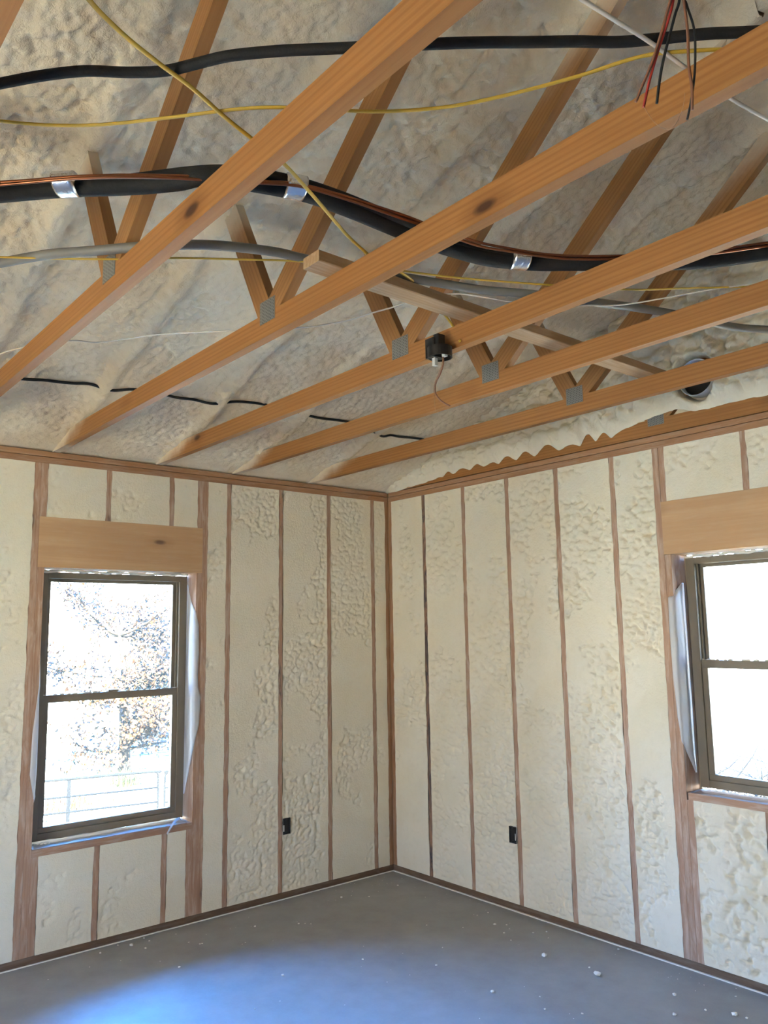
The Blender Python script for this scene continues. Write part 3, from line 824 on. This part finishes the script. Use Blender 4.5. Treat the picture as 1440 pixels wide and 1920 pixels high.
# film on the sill of the north window with a curled torn end
su = np.linspace(-2.543, -1.640, 80); sdp = np.linspace(0.106, -0.004, 14)
SU, SD = np.meshgrid(su, sdp, indexing='ij')
SZ = 0.5875 + 0.008 * (fbm(SU * 16, SD * 22, 6, 3) - .3) * sstep(-0.004, 0.03, SD) + 0.012 * sstep(0.07, 0.106, SD)
SD2 = SD - 0.016 * (fbm(SU * 9, SU * 0, 3, 3) - .6) * sstep(0.06, -0.004, SD)
sf = grid_obj('sill_film', np.stack([SU, SD2, SZ], -1), 'film'); sf.modifiers.new('thickness', 'SOLIDIFY').thickness = 0.0008
tag(sf, 'crinkled blue-lit plastic film covering the sill below the tree view', 'plastic film', 'torn window films')
cu_ = np.linspace(0, 1, 22); cv_ = np.linspace(0, 1, 8)
CU, CV = np.meshgrid(cu_, cv_, indexing='ij')
cxx = -1.665 - 0.115 * CU - 0.006 * CV; cyy = 0.030 - 0.060 * CU - 0.012 * np.sin(CU * PI) ; czz = 0.597 + 0.022 * CV * (1 - CU * .6) - 0.052 * CU ** 2 + 0.018 * np.sin(CU * PI)
fc = grid_obj('torn_flap', np.stack([cxx, cyy, czz], -1), 'film', sf); fc.modifiers.new('thickness', 'SOLIDIFY').thickness = 0.0008

# ------------------------------------------------------------------ outlet boxes in the walls
def outlet(mp, u0, u1, z0, z1, label, group):
    root = empty('outlet_box', mp((u0 + u1) / 2, 0.0, z0)); tag(root, label, 'outlet box', group)
    t = 0.004; dp = 0.055
    for a, b, c, d in ((u0, u0 + t, z0, z1), (u1 - t, u1, z0, z1), (u0 + t, u1 - t, z0, z0 + t), (u0 + t, u1 - t, z1 - t, z1)):
        wbox('box_wall', mp, a, b, -0.009, dp, c, d, 'black_plastic', root, 0.0006)
    wbox('box_back', mp, u0 + t, u1 - t, -0.0030, 0.016, z0 + t, z1 - t, 'black_plastic', root, 0.0006)
    m = (u0 + u1) / 2
    for zz in (z0 + 0.010, z1 - 0.014): wbox('screw_tab', mp, m - 0.007, m + 0.007, -0.007, 0.010, zz - .004, zz + .006, 'black_plastic', root, 0.0006)
    wbox('foam_speck', mp, u0 + .001, u0 + .006, -0.011, -0.008, z0 + .02, z0 + .06, 'crumb_foam', root, 0.001)
outlet(MAP_N, -0.953, -0.897, 0.405, 0.506, 'black outlet box beside a stud in the wall with the tree window', 'outlet boxes')
outlet(MAP_E, -1.196, -1.140, 0.402, 0.500, 'black outlet box beside a stud in the gable wall', 'outlet boxes')

# ------------------------------------------------------------------ duct stub in the gable foam
dr = empty('duct_stub', (-0.02, -2.62, 2.94)); tag(dr, 'round metal duct end with dark inside, sunk in the gable foam', 'duct')
seg = 28; vs, fs = [], []
R_ = 0.100
for xx, r in ((0.12, R_), (-0.055, R_), (-0.055, R_ - 0.004), (0.12, R_ - 0.004)):
    for s in range(seg): vs.append((xx + 0.02, r * math.cos(2 * PI * s / seg), r * math.sin(2 * PI * s / seg) + 0.095))
for a in range(3):
    for s in range(seg): fs.append((a * seg + s, a * seg + (s + 1) % seg, (a + 1) * seg + (s + 1) % seg, (a + 1) * seg + s))
mesh_obj('duct_sleeve', vs, fs, 'duct_metal', dr, Matrix.Translation(dr.location), True)
vs = [(0.012, (R_ - .005) * math.cos(2 * PI * s / seg), (R_ - .005) * math.sin(2 * PI * s / seg) + .095) for s in range(seg)]  # black disc stands in for the shade inside the duct
mesh_obj('duct_shade_disc', vs + [(q[0] + .002, q[1], q[2]) for q in vs], [tuple(range(seg)), tuple(range(2 * seg - 1, seg - 1, -1))] + [(s, (s + 1) % seg, seg + (s + 1) % seg, seg + s) for s in range(seg)], 'black_plastic', dr, Matrix.Translation(dr.location))

# ------------------------------------------------------------------ pipes and cables over the chords
THIN = [(-3.67, -2.94, 2.898), (-3.607, -3.024, 2.898), (-3.544, -3.106, 2.898), (-3.479, -3.176, 2.898), (-3.408, -3.227, 2.898), (-3.349, -3.28, 2.898), (-3.307, -3.342, 2.898), (-3.266, -3.403, 2.898), (-3.197, -3.476, 2.898), (-3.132, -3.535, 2.898), (-3.06, -3.6, 2.898), (-2.96, -3.691, 2.898), (-2.891, -3.751, 2.898), (-2.807, -3.819, 2.898), (-2.741, -3.874, 2.898), (-2.672, -3.927, 2.898), (-2.613, -3.987, 2.898), (-2.55, -4.054, 2.898), (-2.466, -4.132, 2.898), (-2.3, -4.32, 2.898)]
FAT = [(-3.56, -2.46, 2.905), (-3.483, -2.548, 2.905), (-3.359, -2.679, 2.905), (-3.22, -2.805, 2.905), (-3.14, -2.891, 2.905), (-3.074, -2.971, 2.905), (-2.861, -3.05, 2.905), (-2.725, -3.061, 2.905), (-2.568, -3.058, 2.905), (-2.418, -3.055, 2.905), (-2.271, -3.067, 2.905), (-2.15, -3.091, 2.905), (-2.017, -3.156, 2.905), (-1.879, -3.263, 2.905), (-1.771, -3.352, 2.905), (-1.597, -3.496, 2.905), (-1.48, -3.668, 2.905), (-1.36, -3.86, 2.905)]
FAT2 = [(-3.515, -2.511, 2.918), (-3.485, -2.552, 2.918), (-3.274, -2.757, 2.918), (-3.185, -2.859, 2.918), (-3.128, -2.927, 2.918), (-3.067, -2.987, 2.918), (-2.997, -3.03, 2.918), (-2.872, -3.067, 2.918), (-2.74, -3.081, 2.918), (-2.588, -3.082, 2.918), (-2.422, -3.084, 2.918), (-2.283, -3.08, 2.918), (-2.158, -3.099, 2.918), (-2.026, -3.163, 2.918), (-1.875, -3.261, 2.918), (-1.753, -3.341, 2.918), (-1.607, -3.503, 2.918), (-1.49, -3.674, 2.918)]
COP1 = [(-3.532, -2.587, 2.897), (-3.501, -2.618, 2.897), (-3.44, -2.679, 2.897), (-3.359, -2.764, 2.897), (-3.255, -2.855, 2.897), (-3.146, -2.935, 2.897), (-3.078, -2.979, 2.897), (-2.971, -3.041, 2.897), (-2.887, -3.09, 2.897), (-2.766, -3.115, 2.897), (-2.664, -3.127, 2.897), (-2.555, -3.138, 2.897), (-2.476, -3.141, 2.897), (-2.289, -3.154, 2.897), (-2.178, -3.183, 2.897), (-2.021, -3.245, 2.897), (-1.84, -3.377, 2.897), (-1.677, -3.541, 2.897), (-1.563, -3.707, 2.897)]
COP2 = [(-3.532, -2.587, 2.888), (-3.502, -2.621, 2.888), (-3.361, -2.77, 2.888), (-3.236, -2.877, 2.888), (-3.079, -2.982, 2.888), (-2.963, -3.054, 2.888), (-2.876, -3.099, 2.888), (-2.734, -3.121, 2.888), (-2.59, -3.132, 2.888), (-2.475, -3.14, 2.888), (-2.285, -3.15, 2.888), (-2.16, -3.189, 2.888), (-1.989, -3.261, 2.888), (-1.84, -3.377, 2.888), (-1.674, -3.539, 2.888), (-1.56, -3.705, 2.888)]
Y1 = [(-3.68, -2.86, 2.886), (-3.576, -2.907, 2.886), (-3.477, -2.965, 2.886), (-3.383, -3.044, 2.886), (-3.271, -3.168, 2.886), (-3.172, -3.282, 2.886), (-3.091, -3.353, 2.886), (-2.967, -3.435, 2.886), (-2.896, -3.491, 2.886), (-2.812, -3.577, 2.886), (-2.739, -3.686, 2.886), (-2.668, -3.818, 2.886), (-2.615, -3.938, 2.886), (-2.552, -4.009, 2.886), (-2.471, -4.079, 2.886), (-2.38, -4.13, 2.886)]
Y2 = [(-3.605, -3.426, 2.881), (-3.571, -3.408, 2.881), (-3.52, -3.375, 2.881), (-3.455, -3.343, 2.881), (-3.376, -3.314, 2.881), (-3.291, -3.287, 2.881), (-3.191, -3.243, 2.881), (-3.094, -3.207, 2.881), (-3.029, -3.187, 2.878), (-2.976, -3.176, 2.868), (-2.821, -3.093, 2.863), (-2.653, -2.989, 2.87), (-2.544, -2.926, 2.881), (-2.47, -2.887, 2.89), (-2.341, -2.825, 2.918), (-2.248, -2.801, 2.919), (-2.101, -2.735, 2.919), (-2.001, -2.698, 2.9), (-1.91, -2.66, 2.882), (-1.846, -2.638, 2.85), (-1.899, -2.695, 2.8)]
Y3 = [(-3.47, -2.15, 2.88), (-3.393, -2.206, 2.88), (-3.262, -2.294, 2.88), (-3.093, -2.421, 2.88), (-2.967, -2.528, 2.88), (-2.8, -2.595, 2.9), (-2.64, -2.658, 2.918), (-2.549, -2.708, 2.918), (-2.39, -2.787, 2.918), (-2.296, -2.868, 2.9), (-2.145, -2.965, 2.885), (-1.869, -3.123, 2.88), (-1.635, -3.259, 2.88), (-1.47, -3.403, 2.88), (-1.276, -3.57, 2.88), (-1.175, -3.669, 2.88)]
GREY = [(-3.45, -2.03, 2.89), (-3.377, -2.141, 2.89), (-3.311, -2.244, 2.89), (-3.266, -2.306, 2.89), (-3.172, -2.406, 2.89), (-3.091, -2.496, 2.89), (-2.967, -2.601, 2.895), (-2.851, -2.653, 2.905), (-2.686, -2.666, 2.93), (-2.591, -2.678, 2.932), (-2.384, -2.723, 2.932), (-2.2, -2.788, 2.93), (-2.011, -2.911, 2.9), (-1.846, -3.011, 2.892), (-1.629, -3.101, 2.89), (-1.482, -3.158, 2.89), (-1.269, -3.225, 2.89), (-0.99, -3.289, 2.89), (-0.836, -3.363, 2.89), (-0.673, -3.458, 2.89)]
W1 = [(-3.20, -1.14, 2.88), (-3.177, -1.212, 2.88), (-3.153, -1.28, 2.88), (-3.118, -1.379, 2.88), (-2.989, -1.6, 2.88), (-2.892, -1.651, 2.88), (-2.808, -1.768, 2.88), (-2.729, -1.887, 2.88), (-2.519, -2.096, 2.88), (-2.326, -2.286, 2.88), (-2.232, -2.431, 2.885), (-2.177, -2.524, 2.9), (-2.128, -2.589, 2.914), (-2.099, -2.704, 2.918), (-2.04, -2.808, 2.912), (-1.985, -2.886, 2.89), (-1.879, -2.941, 2.879), (-1.743, -3.022, 2.879), (-1.637, -3.106, 2.872), (-1.553, -3.183, 2.872), (-1.477, -3.306, 2.876), (-1.402, -3.444, 2.88), (-1.311, -3.586, 2.88), (-1.25, -3.70, 2.88)]
W2 = [(-3.03, -3.95, 2.882), (-2.913, -3.956, 2.882), (-2.833, -3.961, 2.882), (-2.751, -3.968, 2.882), (-2.647, -3.977, 2.882), (-2.507, -3.982, 2.882), (-2.406, -3.987, 2.882), (-2.324, -3.993, 2.882), (-2.204, -4.007, 2.882), (-2.029, -4.029, 2.882)]
def ext(P, n=1.0):
    a, b = Vector(P[0]), Vector(P[1]); return [tuple(a + (a - b).normalized() * n)] + list(P)
tag(tube('insulated_hose', ext(THIN, .6), 0.0115, 'black_rubber', None, 10), 'slim black foam-covered hose, topmost line across the chords', 'pipe')
ls = empty('refrigerant_line_set', (-3.07, -2.97, ZC)); tag(ls, 'thick black insulated pipes with copper lines strapped by foil tape', 'pipe set')
tube('insulated_pipe', ext(FAT, .5), 0.0255, 'black_rubber', ls, 14)
tube('insulated_pipe', ext(FAT2, .5), 0.0140, 'black_rubber', ls, 12)
tube('copper_pipe', ext(COP1, .5), 0.0042, 'copper', ls, 8)
tube('copper_pipe', ext(COP2, .5), 0.0042, 'copper', ls, 8)
fp = smooth_path(FAT, 12)
def near_seg(x):
    i = min(range(len(fp)), key=lambda q: abs(fp[q].x - x)); return fp[i], (fp[min(i + 2, len(fp) - 1)] - fp[max(i - 2, 0)]).normalized()
for xx in (-3.352, -2.885, -2.058, -1.40):
    c, d = near_seg(xx)
    d.z = 0
    c = c + Vector((d.y, -d.x, 0)) * 0.014
    tube('foil_tape', [c - d * 0.026, c - d * 0.013, c + d * 0.013, c + d * 0.026], lambda t: 0.0440, 'foil', ls, 20, 0.66, 2)
tag(tube('yellow_cable', ext(Y1, .5), 0.0052, 'yellow_sheath', None, 8, 0.6), 'yellow cable sagging in long waves beneath the slim black hose', 'cable', 'yellow cables')
tag(tube('yellow_cable', ext(Y2, .4), 0.0056, 'yellow_sheath', None, 8, 0.65), 'yellow cable running diagonally down to the round black box', 'cable', 'yellow cables')
tag(tube('yellow_cable', ext(Y3, .5), 0.0046, 'yellow_sheath', None, 8, 0.6), 'thin straight yellow cable alongside the grey tube', 'cable', 'yellow cables')
tag(tube('grey_tube', ext(GREY, .6), 0.0150, 'grey_tube', None, 12), 'thick grey flexible tube laid over the truss chords', 'tube')
tag(tube('white_cable', ext(W1, .6), 0.0042, 'white_sheath', None, 8, 0.6), 'thin white cable looping over the brace and joining the grey tube', 'cable', 'white cables')
tag(tube('white_cable', ext(W2, .6), 0.0052, 'white_sheath', None, 8, 0.6), 'straight white cable passing behind the hanging red and black wires', 'cable', 'white cables')
LOW = [(-3.14, -0.666), (-2.886, -0.701), (-2.736, -0.709), (-2.58, -0.721), (-2.366, -0.75), (-2.132, -0.763), (-1.915, -0.777), (-1.628, -0.815), (-1.254, -0.816), (-0.967, -0.812), (-0.675, -0.749), (-0.506, -0.74), (-0.279, -0.758), (-0.1, -.77)]
rv = roof.data.vertices; nrx = len(np.concatenate([np.arange(WEST, -3.9, 0.04), np.arange(-3.9, 0.035, 0.0095)]))
co = np.empty(len(rv) * 3, np.float32); rv.foreach_get('co', co); co = co.reshape(nrx, -1, 3) + np.array(roof.location, np.float32)
def roof_at(x, y):
    i = int(np.argmin(np.abs(co[:, 0, 0] - x))); jx = int(np.argmin(np.abs(co[i, :, 1] - y)))
    return float(co[max(0, i - 3):i + 4, max(0, jx - 3):jx + 4, 2].mean())
dense = smooth_path([(x, y, 0) for x, y in LOW], 8)
low = []
for i, q in enumerate(dense):
    cov = 0.012 * math.sin(q.x * 7.3) + 0.006 * math.sin(q.x * 19)        # dips in and out of the foam
    low.append((q.x, q.y, roof_at(q.x, q.y) - 0.012 + max(-0.002, cov) * 0.8 * (1 if q.x < -1.3 else 0.2)))
low = [low[i] for i in range(0, len(low), 4)]
tag(tube('black_cable', low, 0.0078, 'black_sheath', None, 8), 'black cable half buried in the roof foam above the wall plate', 'cable')

# ------------------------------------------------------------------ round electrical boxes with loose wires
def ceiling_box(c, sx, label, wires, strap):
    root = empty('electrical_box', (c[0], c[1], c[2])); tag(root, label, 'electrical box', 'round electrical boxes')
    seg = 28; R1 = 0.047; vs, fs = [], []
    ring = [(R1, 0), (R1, 0.040), (0, 0.040), (0, 0.036), (R1 - .0035, 0.036), (R1 - .0035, 0.0)]
    for r, z in ring:
        for s in range(seg): vs.append((max(r, .0005) * math.cos(2 * PI * s / seg), max(r, .0005) * math.sin(2 * PI * s / seg), z))
    for a in range(len(ring)):
        b = (a + 1) % len(ring)
        for s in range(seg): fs.append((a * seg + s, a * seg + (s + 1) % seg, b * seg + (s + 1) % seg, b * seg + s))
    mesh_obj('box_cup', vs, fs, 'black_plastic', root, Matrix.Translation(c))
    # nail-on housing beside the chord
    box('nail_housing', (c[0] - .030, c[1] + 0.004, c[2] + .004), (c[0] + .030, c[1] + 0.052, c[2] + .078), 'black_plastic', root, 0.004)
    box('nail_boss', (c[0] - .020, c[1] - 0.012, c[2] + .038), (c[0] + .020, c[1] + 0.016, c[2] + .090), 'black_plastic', root, 0.004)
    for yy in (-0.030, 0.024):
        box('cable_clamp', (c[0] - .012, c[1] + yy - .008, c[2] - .022 * (yy > 0) - .004), (c[0] + .004, c[1] + yy + .008, c[2] + .030), 'clear_plastic', root, 0.001)
    for pts, r, m in wires: tube('wire', pts, r, m, root, 7)
    return root
bx_, by_, bz_ = -1.870 - T / 2 - 0.048, -2.625, 2.747
ceiling_box((bx_, by_, bz_), -1, 'round black box on a truss chord with one brown wire curling down',
    [([(bx_ + .005, by_ - .010, bz_ + .03), (bx_ - .002, by_ - .020, bz_ - .022), (bx_ - .004, by_ - .006, bz_ - .060), (bx_ - .004, by_ + .022, bz_ - .095), (bx_ - .004, by_ + .026, bz_ - .130), (bx_ - .004, by_ + .004, bz_ - .162), (bx_ - .004, by_ - .026, bz_ - .185), (bx_ - .004, by_ - .050, bz_ - .200)], 0.0030, 'brown_wire'),
     ([(bx_ + .002, by_ - .006, bz_ + .03), (bx_ - .006, by_ - .016, bz_ - .030), (bx_ - .008, by_ + .026, bz_ - .100), (bx_ - .008, by_ + .028, bz_ - .160), (bx_ - .008, by_ + .024, bz_ - .205)], 0.0010, 'bare_copper_wire')], None)
hx, hy, hz = TR[2] + T / 2 + 0.049, -4.262, 2.747
HW = [([(hx + .004, hy - .006, 2.784), (-3.0, -4.226, 2.643), (-3.0, -4.213, 2.605), (-3.0, -4.187, 2.548), (-3.0, -4.167, 2.517), (-3.0, -4.154, 2.497)], 0.0022, 'brown_wire'),
      ([(hx + .008, hy - .004, 2.783), (-2.996, -4.227, 2.642), (-2.996, -4.214, 2.6), (-2.996, -4.194, 2.561), (-2.996, -4.176, 2.52), (-2.996, -4.164, 2.485)], 0.0021, 'red_wire'),
      ([(hx + .010, hy, 2.782), (-2.99, -4.232, 2.639), (-2.99, -4.219, 2.601), (-2.99, -4.2, 2.553), (-2.99, -4.19, 2.521), (-2.99, -4.182, 2.484)], 0.0021, 'black_sheath'),
      ([(hx + .012, hy, 2.78), (-3.0, -4.238, 2.634), (-3.0, -4.24, 2.604), (-3.0, -4.242, 2.557), (-3.0, -4.24, 2.508), (-3.0, -4.242, 2.47), (-3.0, -4.24, 2.438)], 0.0021, 'brown_wire'),
      ([(hx + .014, hy, 2.779), (-2.995, -4.238, 2.634), (-2.995, -4.241, 2.603), (-2.995, -4.249, 2.56), (-2.995, -4.248, 2.52), (-2.995, -4.243, 2.482), (-2.995, -4.236, 2.453), (-2.995, -4.229, 2.431)], 0.0017, 'black_sheath'),
      ([(-3.0, -4.166, 2.484), (-2.996, -4.180, 2.452), (-2.998, -4.200, 2.430), (-2.998, -4.214, 2.432), (-2.998, -4.226, 2.452), (-2.998, -4.230, 2.470)], 0.0004, 'bare_copper_wire')]
ceiling_box((hx, hy, hz), 1, 'electrical box above the frame with red, black and brown wires hanging down', HW, None)

# ------------------------------------------------------------------ crumbs on floor and sill
CR = [(-2.017, -0.103), (-2.187, -0.092), (-2.299, -0.239), (-2.07, -0.044), (-1.972, -0.194), (-1.91, -0.103), (-1.749, -0.106), (-1.704, -0.343), (-1.54, -0.502), (-1.945, -0.557), (-1.717, -0.342), (-1.344, -0.311), (-1.598, -1.011), (-1.764, -1.247), (-1.893, -1.235), (-1.17, -1.124), (-1.093, -0.468), (-0.651, -0.237), (-0.504, -0.343), (-0.211, -0.292), (-0.235, -1.063), (-0.152, -1.075), (-0.269, -1.24), (-0.445, -1.15), (-0.426, -1.736), (-0.202, -1.583), (-0.413, -2.064), (-0.368, -1.983), (-0.943, -1.843), (-0.898, -2.128), (-0.852, -2.231), (-0.332, -2.442), (-0.511, -2.548), (-0.311, -2.726), (-0.365, -2.616), (-0.302, -2.775), (-0.818, -2.031), (-0.932, -1.44), (-0.745, -1.291), (-0.573, -0.976), (-0.225, -1.292), (-0.331, -1.367), (-0.387, -1.469), (-0.138, -1.519), (-0.055, -1.944), (-0.809, -2.269), (-1.126, -0.449), (-1.072, -0.499), (-1.753, -0.277), (-1.988, -0.417), (-2.516, -0.256), (-1.916, -0.043), (-1.514, -0.493), (-0.135, -2.64), (-0.208, -1.479), (-0.258, -1.343)]
BIG = {0: .016, 22: .012, 24: .020, 26: .022, 28: .013, 31: .013, 33: .020, 32: .012, 12: .011, 9: .010, 17: .012}
cm = []
for q in range(5):
    bm = bmesh.new(); bmesh.ops.create_icosphere(bm, subdivisions=1, radius=1.0)
    rr = random.Random(q)
    for v in bm.verts: v.co = Vector((v.co.x * (1 + rr.uniform(-.3, .4)), v.co.y * (1 + rr.uniform(-.35, .3)), v.co.z * .6 * (1 + rr.uniform(-.3, .3))))
    lo = min(v.co.z for v in bm.verts)
    for v in bm.verts: v.co.z -= lo
    me = bpy.data.meshes.new('foam_crumb'); bm.to_mesh(me); bm.free(); me.materials.append(MATS['crumb_foam']); cm.append(me)
rr = random.Random(3)
def crumb(x, y, z, r, label, group):
    o = bpy.data.objects.new('foam_crumb', rr.choice(cm)); o.location = (x, y, z); o.scale = (r, r, r); o.rotation_euler = (0, 0, rr.uniform(0, 6.28))
    COL.objects.link(o); tag(o, label, 'crumb', group)
UNIQ = {24: 'largest white foam crumb in the grey middle of the floor', 26: 'flat pale foam crumb near the gable wall under the window stud',
        33: 'upright white foam crumb at the lower right of the floor', 0: 'white foam chunk on the floor right below the sill film'}
for i, (x, y) in enumerate(CR):
    crumb(x, y, 0.0, BIG.get(i, rr.uniform(0.0040, 0.0085)) * 0.80, UNIQ.get(i, 'tiny white foam crumb lying on the concrete floor'), 'foam crumbs on the floor')
for i in range(60):
    if i % 3 == 0: x, y = -rr.uniform(0.05, 2.4), -rr.uniform(0.03, 0.30)
    elif i % 3 == 1: x, y = -rr.uniform(0.03, 0.25), -rr.uniform(0.1, 2.6)
    else: x, y = -rr.uniform(0.1, 1.6), -rr.uniform(0.4, 2.4)
    crumb(x, y, 0.0, rr.uniform(0.0015, 0.0032), 'tiny white foam crumb lying on the concrete floor', 'foam crumbs on the floor')
for i in range(9):
    crumb(-2.53 + rr.uniform(0, .10), 0.03 + rr.uniform(0, .06), 0.594, rr.uniform(.004, .008), 'white foam crumb in the corner of the film-covered sill', 'foam crumbs on the sill')

# ------------------------------------------------------------------ outside the windows
def farm_gate(x0, x1, y, zt0, slope, label):
    root = empty('farm_gate', ((x0 + x1) / 2, y, float(ground_z(np.array(0.), np.array(y))))); tag(root, label, 'gate', 'farm gates')
    def zt(x): return zt0 + slope * (x - 0.265)
    r = 0.021; Hh = 1.10; rc = 0.13
    path = [(x0, y, zt(x0) - Hh), (x0, y, zt(x0) - rc), (x0 + rc * .3, y, zt(x0) - rc * .3), (x0 + rc, y, zt(x0)), ((x0 + x1) / 2, y, zt((x0 + x1) / 2)), (x1 - rc, y, zt(x1)), (x1 - rc * .3, y, zt(x1) - rc * .3), (x1, y, zt(x1) - rc), (x1, y, zt(x1) - Hh)]
    tube('gate_frame', path, r, 'gate_steel', root, 8, 1, 5)
    for dz in (0.275, 0.515, 0.715, 0.885, 1.04):
        tube('gate_rail', [(x0, y, zt(x0) - dz), (x1, y, zt(x1) - dz)], r * .8, 'gate_steel', root, 8, 1, 0)
    for f in ((0.74,) if x0 < 0 else (x0 + 1.5,)):
        box('gate_upright', (f - .030, y - .012, zt(f) - Hh), (f + .030, y + .012, zt(f)), 'gate_steel', root)
farm_gate(-2.35, 2.265, 9.0, -0.555, -0.036, 'tubular metal farm gate filling most of the view through the lower pane')
farm_gate(2.390, 5.9, 9.0, -0.575, -0.036, 'second metal farm gate, only its rounded end visible beside the first')

def branch_path(p0, d, L, bend, rs, n=5):
    P = [Vector(p0)]; d = Vector(d).normalized()
    for i in range(n):
        d = (d + Vector((rs.uniform(-bend, bend), rs.uniform(-bend, bend), rs.uniform(-bend * .5, bend)))).normalized()
        P.append(P[-1] + d * (L / n))
    return P, d
def tree(base, height, trunk_r, crown_r, nleaf, lsize, leaf, label, seed, group, lean=(0, 0)):
    rs = random.Random(seed); root = empty('autumn_tree', base); tag(root, label, 'tree', group)
    b = Vector(base); V, F = [], []
    def add(vs, fs):
        o = len(V); V.extend(vs); F.extend([tuple(i + o for i in f) for f in fs])
    tp, td = branch_path(b, (lean[0], lean[1], 1), height * .62, .10, rs, 7)
    add(*tube_data(smooth_path(tp, 3), lambda t: trunk_r * (1.25 - .95 * t), 8))
    tips = []
    for i in range(16):
        f = rs.uniform(.22, 1.0); q = tp[min(len(tp) - 1, int(f * (len(tp) - 1)))]
        an = rs.uniform(0, 2 * PI); el = rs.uniform(-.10, .75)
        bp, bd = branch_path(q, (math.cos(an), math.sin(an), el), crown_r * rs.uniform(.6, 1.05), .28, rs, 6)
        add(*tube_data(smooth_path(bp, 2), lambda t: trunk_r * .32 * (1 - .85 * t), 5))
        for p_ in bp[2:]: tips.append(p_)
        for k_ in range(4):
            q2 = bp[rs.randint(2, 5)]
            cp, cd = branch_path(q2, (rs.uniform(-1, 1), rs.uniform(-1, 1), rs.uniform(-.5, .6)), crown_r * .38, .4, rs, 4)
            add(*tube_data(cp, lambda t: trunk_r * .10 * (1 - .8 * t), 4)); tips += cp[1:]
    mesh_obj('trunk', [v - b for v in V], F, 'bark', root, Matrix.Translation(b), True, False)
    LV, LF = [], []
    for i in range(nleaf):
        c = rs.choice(tips) + Vector((rs.gauss(0, .22), rs.gauss(0, .22), rs.gauss(0, .16))) * crown_r * .30
        a = Vector((rs.uniform(-1, 1), rs.uniform(-1, 1), rs.uniform(-1, 1))).normalized(); bb = a.orthogonal().normalized(); s_ = lsize * rs.uniform(.6, 1.3)
        o = len(LV); LV += [c - a * s_ - b, c + bb * s_ * .55 + a * s_ * .1 - b, c + a * s_ - b, c - bb * s_ * .55 + a * s_ * .1 - b]; LF.append((o, o + 1, o + 2, o + 3))
    fo = mesh_obj('foliage', LV, LF, leaf, root, Matrix.Translation(b), False, False); fo['kind'] = 'stuff'
def gz(x, y): return float(ground_z(np.array(float(x)), np.array(float(y))))
tree((6.16, 20.0, gz(6.16, 20) - .05), 7.8, 0.17, 3.6, 10000, 0.085, 'autumn_leaf', 'autumn oak with rusty leaves behind the gate, seen through the taller window', 11, 'trees outside')
tree((10.8, 24.0, gz(10.8, 24) - .05), 7.0, 0.16, 3.0, 3500, 0.085, 'yellow_leaf', 'yellow-green tree at the right side of the taller window view', 5, 'trees outside', (-.1, 0))
tree((22.0, 4.6, gz(22, 4.6) - .05), 5.5, 0.10, 2.6, 1200, 0.075, 'yellow_leaf', 'thin yellow-leaved tree seen through the shorter window', 8, 'trees outside')
def tuft(x, y, n, h, spread, mat, name, label, cat, seed, group):
    rs = random.Random(seed); LV, LF = [], []; z = gz(x, y) - .03
    for i in range(n):
        bx = rs.gauss(0, spread); by = rs.gauss(0, spread); l = h * rs.uniform(.5, 1.2); a = rs.uniform(0, 2 * PI); le = rs.uniform(.1, .8) * l
        p = Vector((bx, by, 0)); w = Vector((math.cos(a + 1.57), math.sin(a + 1.57), 0)) * .010; t = Vector((math.cos(a), math.sin(a), 0))
        o = len(LV)
        LV += [p - w, p + w, p + t * le * .3 + w * .8 + Vector((0, 0, l * .6)), p + t * le * .3 - w * .8 + Vector((0, 0, l * .6)), p + t * le + Vector((0, 0, l * .9))]
        LF += [(o, o + 1, o + 2, o + 3), (o + 3, o + 2, o + 4)]
    o = mesh_obj(name, LV, LF, mat, None, Matrix.Translation((x, y, z)), False, False); tag(o, label, cat, group)
tuft(4.55, 16.0, 260, .55, .28, 'grass_blade', 'grass_tuft', 'green grass tuft at the foot of the autumn oak', 'grass', 3, 'grass tufts outside')
tuft(1.9, 13.0, 320, .55, .55, 'autumn_leaf', 'grass_tuft', 'dry russet weeds behind the gate at the left of the view', 'grass', 4, 'grass tufts outside')
# heap of cut brush outside the east window
rs = random.Random(21); V, F = [], []
for i in range(170):
    c = Vector((rs.gauss(0, .9), rs.gauss(0, .9), rs.uniform(0, .55)))
    P, d = branch_path(c, (rs.uniform(-1, 1), rs.uniform(-1, 1), rs.uniform(-.1, .55)), rs.uniform(.5, 1.4), .35, rs, 5)
    for q in P: q.z = max(q.z, 0.01)
    vs, fs = tube_data(P, lambda t, r=rs.uniform(.008, .024): r * (1 - .6 * t), 5); o = len(V); V += vs; F += [tuple(i_ + o for i_ in f) for f in fs]
bp = mesh_obj('brush_heap', V, F, 'stalk', None, Matrix.Translation((6.6, 0.75, gz(6.6, .75))), True, False)
tag(bp, 'tangled heap of cut grey brush outside the shorter window', 'brush heap', None, 'stuff')
